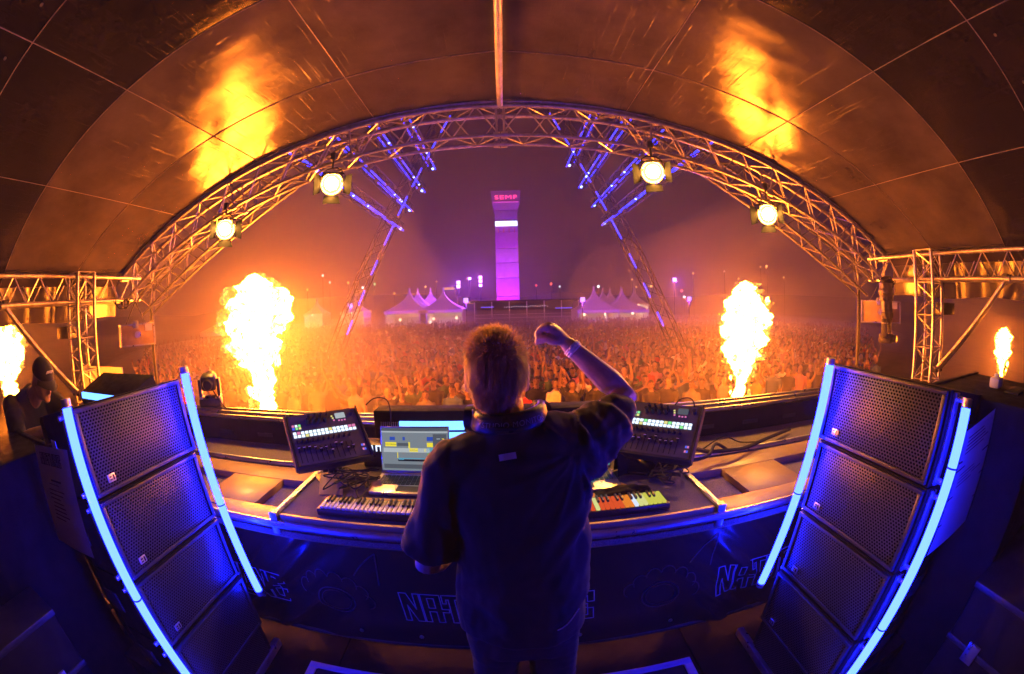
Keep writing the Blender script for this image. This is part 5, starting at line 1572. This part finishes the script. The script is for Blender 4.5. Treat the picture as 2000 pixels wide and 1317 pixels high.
b.ball(HC + Vector((0, 0.055, -0.095)), (0.040, 0.045, 0.035), 14, 10)
b.ball(HC + Vector((0, 0.108, -0.030)), (0.015, 0.020, 0.026), 10, 8)
for s in (-1, 1):   # ears
    for k in range(9):
        a = -1.9 + 3.9 * k / 8
        b.ball(HC + Vector((s * (0.079 + 0.004 * math.sin(k * .4)), 0.012 - 0.018 * math.cos(a), -0.030 + 0.028 * math.sin(a))), (0.0065, 0.0085, 0.0085), 8, 6)
    b.ball(HC + Vector((s * 0.077, 0.012, -0.030)), (0.006, 0.016, 0.025), 8, 6)
    b.ball(HC + Vector((s * 0.076, 0.012, -0.060)), (0.006, 0.008, 0.009), 8, 6)
for P, R in (((SHR, SHR.lerp(ELR, .5), ELR, ELR.lerp(WRR, .28), ELR.lerp(WRR, .7), WRR), (.058, .050, .043, .045, .034, .027)), ((SHL, SHL.lerp(ELL, .5), ELL, ELL.lerp(WRL, .28), ELL.lerp(WRL, .7), WRL), (.056, .048, .042, .043, .032, .026))):
    limb(b, P, R, 14)
for s, hx in ((-1, -.055), (1, .125)):
    limb(b, [(hx, 1.14, .93), (hx + s * .02, 1.16, .52), (hx + s * .03, 1.13, .09)], [.09, .06, .042], 14)
# raised fist
d = (WRR - ELR).normalized()
n = Vector((0.62, -0.18, 0.78)); n = (n - d * n.dot(d)).normalized()
l = d.cross(n)
if l.y > 0: l = -l           # toward the camera side
pc = WRR + d * 0.052
b.loft([(WRR - d * .012, .026, .021), (WRR + d * .018, .031, .022), (WRR + d * .05, .041, .025), (WRR + d * .082, .042, .022)], side=l, n=14)
b.ball(pc - n * 0.016 + l * 0.012, (0.026, 0.026, 0.026), 12, 8)
for k in range(4):
    q = l * (0.033 - 0.0225 * k)
    kn = WRR + d * (0.088 - 0.004 * abs(k - 1.2)) + q + n * (0.010 - 0.004 * abs(k - 1))
    p1 = kn + d * 0.014 - n * (0.042 - 0.003 * k); p2 = p1 - d * 0.030 - n * 0.010; p3 = p2 + n * 0.020 - d * 0.004
    limb(b, [kn, kn * .5 + p1 * .5 + d * .006, p1], [.0118, .0112, .0108], 10); limb(b, [p1, p2], [.0108, .0098], 10); limb(b, [p2, p3], [.0096, .0085], 10)
th0 = WRR + d * 0.030 + l * 0.032 - n * 0.010
limb(b, [th0, th0 + d * .034 + l * .012 - n * .016, th0 + d * .054 - n * .034 + l * .006, th0 + d * .048 - n * .052 - l * .012], [.0155, .0135, .0115, .0095], 10)
# lowered hand resting at the belt
d2 = (WRL - ELL).normalized(); d2 = (d2 + Vector((0.35, 0.1, 0.25))).normalized()
l2 = d2.cross(Vector((0, -0.3, 1))).normalized(); n2 = l2.cross(d2)
b.loft([(WRL, .027, .021), (WRL + d2 * .035, .034, .021), (WRL + d2 * .08, .040, .020)], side=l2, n=14)
for k in range(4):
    q = l2 * (-0.030 + 0.020 * k)
    kn = WRL + d2 * 0.082 + q
    L_ = (0.9, 1.0, 0.95, 0.75)[k]
    limb(b, [kn, kn + d2 * .036 * L_ - n2 * .010, kn + d2 * .052 * L_ - n2 * .030, kn + d2 * .050 * L_ - n2 * .050], [.0112, .0105, .0096, .0082], 10)
limb(b, [WRL + d2 * .025 - l2 * .028, WRL + d2 * .06 - l2 * .052, WRL + d2 * .088 - l2 * .054 - n2 * .01], [.0145, .0125, .010], 10)
smooth_obj(at_(b), 'body', skinA, dj, 0.0046, 2)

# t-shirt with folds
b = MB()
b.loft([((.035, 1.14, .865), .214, .155), ((.035, 1.14, .93), .214, .152), ((.037, 1.14, 1.05), .210, .146), ((.035, 1.135, 1.18), .206, .140), ((.03, 1.13, 1.32), .212, .136), ((.022, 1.12, 1.43), .214, .124), ((.015, 1.112, 1.52), .180, .108), ((.008, 1.106, 1.585), .105, .085), ((.003, 1.102, 1.625), .073, .072), ((.000, 1.102, 1.640), .069, .069)], n=30)
limb(b, [(0.0, 1.105, 1.575), (0.09, 1.12, 1.585), SHR + Vector((0, 0, .005))], [.075, .077, .078], 16)
limb(b, [(0.0, 1.105, 1.565), (-0.09, 1.11, 1.535), SHL + Vector((0, 0, .0))], [.075, .076, .078], 16)
eR = SHR.lerp(ELR, .72)
limb(b, [SHR - Vector((.03, 0, .05)), SHR.lerp(eR, .35) + Vector((0, 0, -.020)), SHR.lerp(eR, .75) + Vector((.004, -.01, -.026)), eR + Vector((.004, -.006, -.020))], [.092, .088, .084, .076], 18)
limb(b, [(0.165, 1.14, 1.47), (0.25, 1.19, 1.505), (0.30, 1.225, 1.535)], [.085, .062, .045], 14)
eL = SHL.lerp(ELL, .80)
b.loft([(SHL + Vector((.02, 0, .05)), .05, .05), (SHL, .080, .080), (SHL.lerp(eL, .4), .080, .082), (SHL.lerp(eL, .8) + Vector((-.004, 0, 0)), .088, .088), (eL + Vector((-.010, .0, -.004)), .094, .092)], n=22)
def folds(p, q):
    w = p + DO
    z = w.z; v = 0.0
    low = max(0, min(1, (1.35 - z) / 0.35))
    v += 0.013 * low * noise.noise(Vector((w.x * 11, w.y * 9, z * 1.6 + 3)))
    # creases pulled from the waist up towards the raised shoulder
    a = w.x * 0.80 - (z - 1.2) * 0.58
    v += 0.011 * max(0, min(1, (w.x + 0.12) / 0.25)) * max(0, 1 - abs(z - 1.32) / 0.35) * noise.noise(Vector((a * 22, (w.x * 0.6 + z * 0.8) * 3.2, 7)))
    # bunching over the hem and at the lower back
    v += 0.010 * max(0, 1 - abs(z - 1.02) / 0.16) * noise.noise(Vector((w.x * 5 + 2, w.y * 4, z * 17 + w.x * 6)))
    # sleeve folds
    if w.x > 0.2 and z > 1.40:
        t = (w - SHR).dot((ELR - SHR).normalized())
        v += 0.010 * noise.noise(Vector((t * 26, w.y * 8, z * 10))) + 0.004 * math.sin(t * 70 + w.z * 30)
    if w.x < -0.16:
        v += 0.012 * noise.noise(Vector((w.x * 16, w.y * 16, z * 3.0 + 11)))
    v += 0.005 * noise.noise(Vector((w.x * 14, w.y * 14, z * 9))) + 0.0022 * noise.noise(Vector((w.x * 34, w.y * 34, z * 26)))
    # sharp creases fanning out from the raised shoulder and across the waist
    f = w - SHR
    ang = math.atan2(f.z, f.x); rd = f.length
    rg = 1 - abs(noise.noise(Vector((ang * 4.2, rd * 2.2, 21)))) * 3.2
    v += 0.0060 * max(0, rg) * max(0, min(1, rd / 0.12)) * max(0, 1 - rd / 0.55)
    rg = 1 - abs(noise.noise(Vector((w.x * 4.5 + z * 2, w.y * 3, z * 9 - w.x * 4)))) * 3.0
    v += 0.0055 * max(0, rg) * max(0, 1 - abs(z - 1.05) / 0.22)
    return v * 1.2
shirt = smooth_obj(at_(b), 't_shirt', tee, dj, 0.0075, 10, folds)
# trousers and shoes
b = MB()
b.loft([((.035, 1.14, .92), .185, .125), ((.035, 1.14, .84), .190, .130), ((.035, 1.14, .76), .185, .125)], n=20)
for s, hx in ((-1, -.060), (1, .130)):
    limb(b, [(hx, 1.14, .84), (hx + s * .012, 1.15, .66), (hx + s * .02, 1.16, .50), (hx + s * .026, 1.14, .30), (hx + s * .03, 1.13, .12)], [.108, .096, .084, .076, .074], 16)
smooth_obj(at_(b), 'trousers', denim, dj, 0.010, 6, lambda p, q: 0.010 * noise.noise(Vector((p.x * 12, p.y * 12, p.z * 5))) + 0.005 * noise.noise(Vector((p.x * 6, p.y * 6, p.z * 24))))
for hx in (-.09, .16):
    b = MB(); b.loft([((hx, 1.04, .05), .036, .045), ((hx, 1.10, .06), .042, .055), ((hx, 1.20, .045), .048, .042), ((hx, 1.29, .035), .040, .030)], side=(1, 0, 0), n=14)
    at_(b).build('shoe', M['black'], dj)
# hair: a soft cap plus thousands of short strands
hair_m = pmat('sandy_hair', (0.40, 0.25, 0.11), 0.45, var=0.35, vscale=60)
hn = hair_m.node_tree
hb = hn.nodes['Principled BSDF']
tl = hn.nodes.new('ShaderNodeBsdfTranslucent'); tl.inputs[0].default_value = (0.72, 0.46, 0.20, 1)
hx_ = hn.nodes.new('ShaderNodeMixShader'); hx_.inputs[0].default_value = 0.45
hn.links.new(hb.outputs[0], hx_.inputs[1]); hn.links.new(tl.outputs[0], hx_.inputs[2]); hn.links.new(hx_.outputs[0], hn.nodes['Material Output'].inputs['Surface'])
b = MB(); b.ball(HC + Vector((0, -0.010, 0.008)), (0.0835, 0.1005, 0.094), 26, 20)
b.ball(HC + Vector((0, -0.045, -0.045)), (0.064, 0.052, 0.062), 20, 14)
b.v = [v for v in b.v]
cap = smooth_obj(at_(b), 'hair', hair_m, dj, 0.006, 5, lambda p, q: 0.004 * noise.noise(Vector((p.x * 60, p.y * 60, p.z * 25))))
# trim the cap to the hairline
bm = bmesh.new(); bm.from_mesh(cap.data)
def scalp(w):
    r = w - HC
    if r.y > 0.040: return r.z > 0.040 + (r.y - 0.04) * 0.5
    if abs(r.x) > 0.050 and r.y > -0.012: return r.z > -0.012
    return r.z > -0.098
bmesh.ops.delete(bm, geom=[f for f in bm.faces if not scalp(f.calc_center_median() + DO)], context='FACES')
bm.to_mesh(cap.data); bm.free()
rr = random.Random(77)
tri = [(p.center.copy(), p.normal.copy()) for p in cap.data.polygons]
sv, sf = [], []
for k in range(14000):
    c, q = tri[rr.randrange(len(tri))]
    w = c + DO - HC
    top = max(0, min(1, (w.z - 0.02) / 0.07))
    Ln = rr.uniform(.009, .017) * (1 + 0.7 * top)
    flow = Vector((0.25 * math.sin(w.z * 40 + 1), -0.15, -0.9)) * (1 - top) + Vector((rr.uniform(-.5, .5) - 0.35, 0.15, 0.30)) * top
    dr = (q * (0.16 + 0.30 * top) + flow * 0.75 + Vector((rr.gauss(0, .16), rr.gauss(0, .16), rr.gauss(0, .16)))).normalized()
    sd = dr.cross(q); sd = sd.normalized() if sd.length > 1e-4 else Vector((1, 0, 0))
    p = c + Vector((rr.uniform(-.003, .003), rr.uniform(-.003, .003), rr.uniform(-.003, .003)))
    wd = rr.uniform(.0007, .0014)
    p1 = p + dr * Ln * .55 ; p2 = p + dr * Ln + (flow * 0.18 * Ln) + Vector((0, 0, -0.003 * (1 - top)))
    o = len(sv)
    sv += [p - sd * wd, p + sd * wd, p1 - sd * wd * .8, p1 + sd * wd * .8, p2]
    sf += [(o, o + 1, o + 3, o + 2), (o + 2, o + 3, o + 4)]
hs = MB(); hs.add(sv, sf)
ho = hs.build('hair_strands', hair_m, cap, fix=False, angle=180)
ho['kind'] = 'stuff'
# tag on the back, wristband, hip cord
tree = BVHTree.FromObject(shirt, bpy.context.evaluated_depsgraph_get())
def on_shirt(w, off=0.0025):
    p, nn, i, dd = tree.find_nearest(Vector(w) - DO)
    return p + nn * off
b = MB()
lc_ = on_shirt((-0.008, 0.98, 1.585), 0.0); ln_ = tree.find_nearest(Vector((-0.008, 0.98, 1.585)) - DO)[1]; ln_ = (ln_ + Vector((0, -1.2, 0.5))).normalized()
lx_ = Vector((1, 0, 0.16)); lx_ = (lx_ - ln_ * lx_.dot(ln_)).normalized(); ly_ = ln_.cross(lx_)
if ly_.z < 0: ly_ = -ly_
b.grid(lambda u, v: lc_ + ln_ * (0.009 - 0.004 * (2 * u - 1) ** 2) + lx_ * (0.044 * (u - 0.5)) + ly_ * (0.017 * (v - 0.5)), 8, 4)
b.build('neck_label', pmat('label_tape', (0.62, 0.60, 0.66), 0.6, var=0.05), dj, fix=False)
b = MB(); c0 = WRR - d * 0.022
ring = [c0 + (l * math.cos(a) * .033 + n * math.sin(a) * .028) for a in [2 * math.pi * k / 28 for k in range(29)]]
for off, r in ((-0.008, .004), (0.0, .0048), (0.008, .004)): b.tube([p + d * off for p in ring], r, 6, cap=False)
at_(b).build('wristband', pmat('wristband_fabric', (0.82, 0.78, 0.74), 0.6, var=0.05), dj)
b = MB(); b.box(c0 + l * 0.034, (0.014, 0.008, 0.020), bev=0.003); at_(b).build('wristband_clasp', M['white'], dj)
b = MB(); b.tube([on_shirt((0.135 + 0.09 * t, 0.99 + 0.03 * t, 0.955 + 0.055 * t * t), 0.004) for t in [k / 10 for k in range(11)]], 0.0022, 6)
b.build('hip_cord', pmat('pale_cord', (0.6, 0.5, 0.5), 0.6), dj, fix=False)
b = MB()
for off in (0.0,):
    b.tube([Vector((0.000 + .0735 * math.cos(a), 1.100 + .0735 * math.sin(a), 1.634 - 0.006 * math.sin(a))) for a in [2 * math.pi * k / 32 for k in range(33)]], 0.008, 8, cap=False)
at_(b).build('collar', tee, dj)

# headphones hanging round the neck
PH = Vector((0.006, 1.115, 1.648))
ph = empty('headphones', PH, RAD(8), 'black headphones with printed band resting round the performer\'s neck', 'headphones')
b = MB()
pts = []
for k in range(33):
    a = math.pi * (1.0 + k / 32.0)
    pts.append((Vector((0.092 * math.cos(a), 0.012 + 0.092 * math.sin(a), 0.004 + 0.010 * math.cos(a))), 0.026, 0.011))
for kk in range(1):
    vs, fs = [], []
    N_ = 14
    for i, (p, hh, tt) in enumerate(pts):
        a = math.pi * (1.0 + i / 32.0)
        rad_ = Vector((math.cos(a), math.sin(a), 0)); up = (Vector((0, 0, 1)) + rad_ * -0.25).normalized()
        for j in range(N_):
            t = 2 * math.pi * j / N_
            ct, st_ = math.cos(t), math.sin(t)
            vs.append(p + up * (hh * math.copysign(abs(ct) ** 0.6, ct)) + rad_ * (tt * math.copysign(abs(st_) ** 0.6, st_)))
    for i in range(len(pts) - 1):
        for j in range(N_): fs.append((i * N_ + j, i * N_ + (j + 1) % N_, (i + 1) * N_ + (j + 1) % N_, (i + 1) * N_ + j))
    fs += [tuple(range(N_)), tuple(range((len(pts) - 1) * N_, len(pts) * N_))]
b.add(vs, fs); b.build('headband', M['blackplastic'], ph, angle=60)
for s in (-1, 1):
    b = MB(); b.cyl((s * 0.088, 0.045, -0.012), (s * 0.112, 0.055, -0.012), 0.040, 22, 0.036); cup = b.build('ear_cup', M['blackplastic'], ph)
    b = MB(); b.tube([(s * 0.086 + 0.0 * k, 0.045 + 0.032 * math.cos(k * math.pi / 8), -0.012 + 0.032 * math.sin(k * math.pi / 8)) for k in range(17)], 0.011, 8); b.build('cushion', M['rubber'], cup)
    b = MB(); b.box((s * 0.097, 0.022, 0.002), (0.006, 0.03, 0.036), bev=0.002); b.build('hinge', M['steel'], ph)
tx = word('STUDIO MONITOR', 0.020, pmat('band_print', (0.36, 0.34, 0.42), 0.5), ph, (0, 0, 0), (0, 0, 0), 'band_lettering', 0.0004, 1.1)
for v in tx.data.vertices:
    a = math.pi * 1.5 + v.co.x / 0.104
    up = Vector((-0.25 * math.cos(a), -0.25 * math.sin(a), 1)).normalized()
    rr_ = 0.1045
    v.co = Vector((rr_ * math.cos(a), 0.012 + rr_ * math.sin(a), 0.004 + 0.010 * math.cos(a))) + up * (v.co.y - 0.007)

# ---------------------------------------------------------------- capped technician
TO_ = Vector((-3.46, 1.30, 0.0))
tc_ = empty('person', TO_ + Vector((0.47, -0.22, 0.0)), 0, 'technician in black t-shirt and cap bending over the blue-lit desk', 'person')
DT = Vector((0.47, -0.22, 0.045))
def tt_(b): return sub(b, TO_)
th = Vector((-3.13, 1.38, 1.700)); fd = Vector((0.86, 0.12, -0.48)).normalized(); sdv = Vector((-0.13, 0.99, 0)).normalized(); upv = fd.cross(sdv) * -1
if upv.z < 0: upv = -upv
RH = Matrix((sdv, fd, upv)).transposed()
sh1, sh2 = Vector((-3.36, 1.16, 1.55)), Vector((-3.32, 1.50, 1.55))
el1, wr1 = Vector((-3.10, 1.08, 1.40)), Vector((-2.86, 1.34, 1.46))
el2, wr2 = Vector((-3.06, 1.66, 1.34)), Vector((-2.98, 1.86, 1.50))
b = MB()
b.loft([((-3.46, 1.30, .88), .16, .12), ((-3.46, 1.30, 1.0), .165, .13), ((-3.44, 1.31, 1.2), .165, .12), ((-3.40, 1.32, 1.44), .17, .11), ((-3.34, 1.33, 1.56), .13, .085), ((-3.27, 1.35, 1.61), .06, .06)], side=(0, 1, 0), n=18)
limb(b, [(-3.30, 1.34, 1.56), (-3.22, 1.36, 1.62), th - upv * 0.05 - fd * 0.02], [.062, .058, .055], 14)
b.ball(th + upv * .012, (.077, .095, .092), 22, 16, rot=RH); b.ball(th + fd * .03 - upv * .055, (.060, .068, .075), 18, 12, rot=RH)
b.ball(th + fd * .105 - upv * .03, (.014, .022, .022), 10, 8, rot=RH); b.ball(th + fd * .086 - upv * .095, (.03, .025, .022), 10, 8, rot=RH); b.ball(th + fd * .088 - upv * .068, (.026, .016, .010), 10, 6, rot=RH)
b.ball(th + fd * .088 + upv * .012, (.055, .016, .012), 10, 6, rot=RH)
for s in (-1, 1): b.ball(th + sdv * s * .080 - upv * .028 - fd * .005, (.010, .020, .032), 10, 8, rot=RH)
limb(b, [sh1, sh1.lerp(el1, .5), el1, el1.lerp(wr1, .3), wr1], [.056, .047, .041, .042, .027], 14)
limb(b, [sh2, sh2.lerp(el2, .5), el2, el2.lerp(wr2, .3), wr2], [.056, .047, .041, .042, .027], 14)
for w_, e_ in ((wr1, el1), (wr2, el2)):
    dd_ = (w_ - e_).normalized(); ll_ = dd_.cross(Vector((0, 0, 1))).normalized(); nn_ = ll_.cross(dd_)
    b.loft([(w_, .026, .02), (w_ + dd_ * .04, .034, .02), (w_ + dd_ * .08, .038, .018)], side=ll_, n=12)
    for k in range(4):
        kn = w_ + dd_ * .08 + ll_ * (-.028 + .0187 * k); q_ = (0.85, 1, .95, .75)[k]
        limb(b, [kn, kn + dd_ * .035 * q_ - nn_ * .006, kn + dd_ * .06 * q_ - nn_ * .02], [.0105, .010, .0082], 8)
    limb(b, [w_ + dd_ * .02 + ll_ * .028, w_ + dd_ * .055 + ll_ * .05, w_ + dd_ * .08 + ll_ * .05 - nn_ * .012], [.014, .012, .0095], 8)
for s in (-1, 1): limb(b, [(-3.46, 1.30 + s * .09, .92), (-3.44, 1.30 + s * .10, .5), (-3.48, 1.30 + s * .11, .08)], [.09, .06, .042], 12)
smooth_obj(tt_(b), 'body', skinA, tc_, 0.0085, 4)
b = MB()
b.loft([((-3.46, 1.30, .86), .20, .155), ((-3.46, 1.30, 1.0), .20, .16), ((-3.44, 1.31, 1.2), .195, .15), ((-3.40, 1.32, 1.44), .20, .135), ((-3.345, 1.33, 1.56), .16, .105), ((-3.285, 1.345, 1.615), .075, .07)], side=(0, 1, 0), n=24)
for a_, e_ in ((sh1, el1), (sh2, el2)): limb(b, [a_ + Vector((-.03, 0, 0)), a_.lerp(e_, .4), a_.lerp(e_, .8)], [.082, .080, .074], 14)
smooth_obj(tt_(b), 't_shirt', tee, tc_, 0.011, 8, lambda p, q: 0.010 * noise.noise(p * 9) + 0.004 * noise.noise(p * 22))
b = MB(); b.loft([((-3.46, 1.30, .90), .18, .13), ((-3.46, 1.30, .78), .18, .13)], side=(0, 1, 0), n=18)
for s in (-1, 1): limb(b, [(-3.46, 1.30 + s * .09, .84), (-3.44, 1.30 + s * .10, .5), (-3.47, 1.30 + s * .11, .12)], [.105, .08, .07], 12)
smooth_obj(tt_(b), 'trousers', denim, tc_, 0.014, 5)
for s in (-1, 1):
    b = MB(); b.loft([((-3.55, 1.30 + s * .11, .05), .036, .045), ((-3.48, 1.30 + s * .11, .06), .04, .05), ((-3.32, 1.30 + s * .11, .035), .04, .03)], side=(0, 1, 0), n=12); tt_(b).build('shoe', M['black'], tc_)
cp = cloth_mat('cap_cotton', (0.022, 0.020, 0.024))
b = MB(); b.ball((0, 0, 0), (.083, .101, .088), 24, 16); b.v = [v for v in b.v]
b.v = [tuple(RH @ Vector((v[0], v[1], max(v[2], -0.006))) + th + upv * 0.035) for v in b.v]
capo = tt_(b).build('cap', cp, tc_, angle=50)
b = MB()
def brim(u, v):
    a = -1.15 + 2.3 * u
    r = 0.095 + 0.075 * v * math.cos(a * 0.9)
    return th + upv * (0.037 - 0.02 * v - 0.012 * a * a) + sdv * (math.sin(a) * (0.083 + 0.012 * v)) + fd * (math.cos(a) * r)
vs = [brim(i / 16, j / 6) for j in range(7) for i in range(17)]
vs2 = [p - upv * 0.004 for p in vs]
fq = [(j * 17 + i, j * 17 + i + 1, (j + 1) * 17 + i + 1, (j + 1) * 17 + i) for j in range(6) for i in range(16)]
b.add(vs, fq); b.add(vs2, [q[::-1] for q in fq])
tt_(b).build('brim', cp, capo, fix=False)
b = MB(); b.box((0, 0, 0), (0.055, 0.004, 0.035), bev=0.0015); b.v = [tuple(RH @ (rotm(x=-25) @ Vector(v)) + th + upv * 0.082 + fd * 0.086) for v in b.v]
tt_(b).build('cap_patch', M['white'], capo)

# ================================================================ night haze
h = MB(); h.box((0, 170, 15.4), (800, 500, 36.2))
hz = h.build('haze', None, None, smooth=False)
hz.data.materials.clear()
hm = bpy.data.materials.new('festival_haze'); hm.use_nodes = True
nt = hm.node_tree
for n in list(nt.nodes):
    if n.type == 'BSDF_PRINCIPLED': nt.nodes.remove(n)
pv = nt.nodes.new('ShaderNodeVolumePrincipled')
pv.inputs['Color'].default_value = (0.92, 0.90, 0.90, 1)
pv.inputs['Density'].default_value = HAZE
pv.inputs['Anisotropy'].default_value = 0.0
nt.links.new(pv.outputs[0], nt.nodes['Material Output'].inputs['Volume'])
hz.data.materials.append(hm)
tag(hz, 'thin smoky haze filling the night air', None, None, 'stuff')
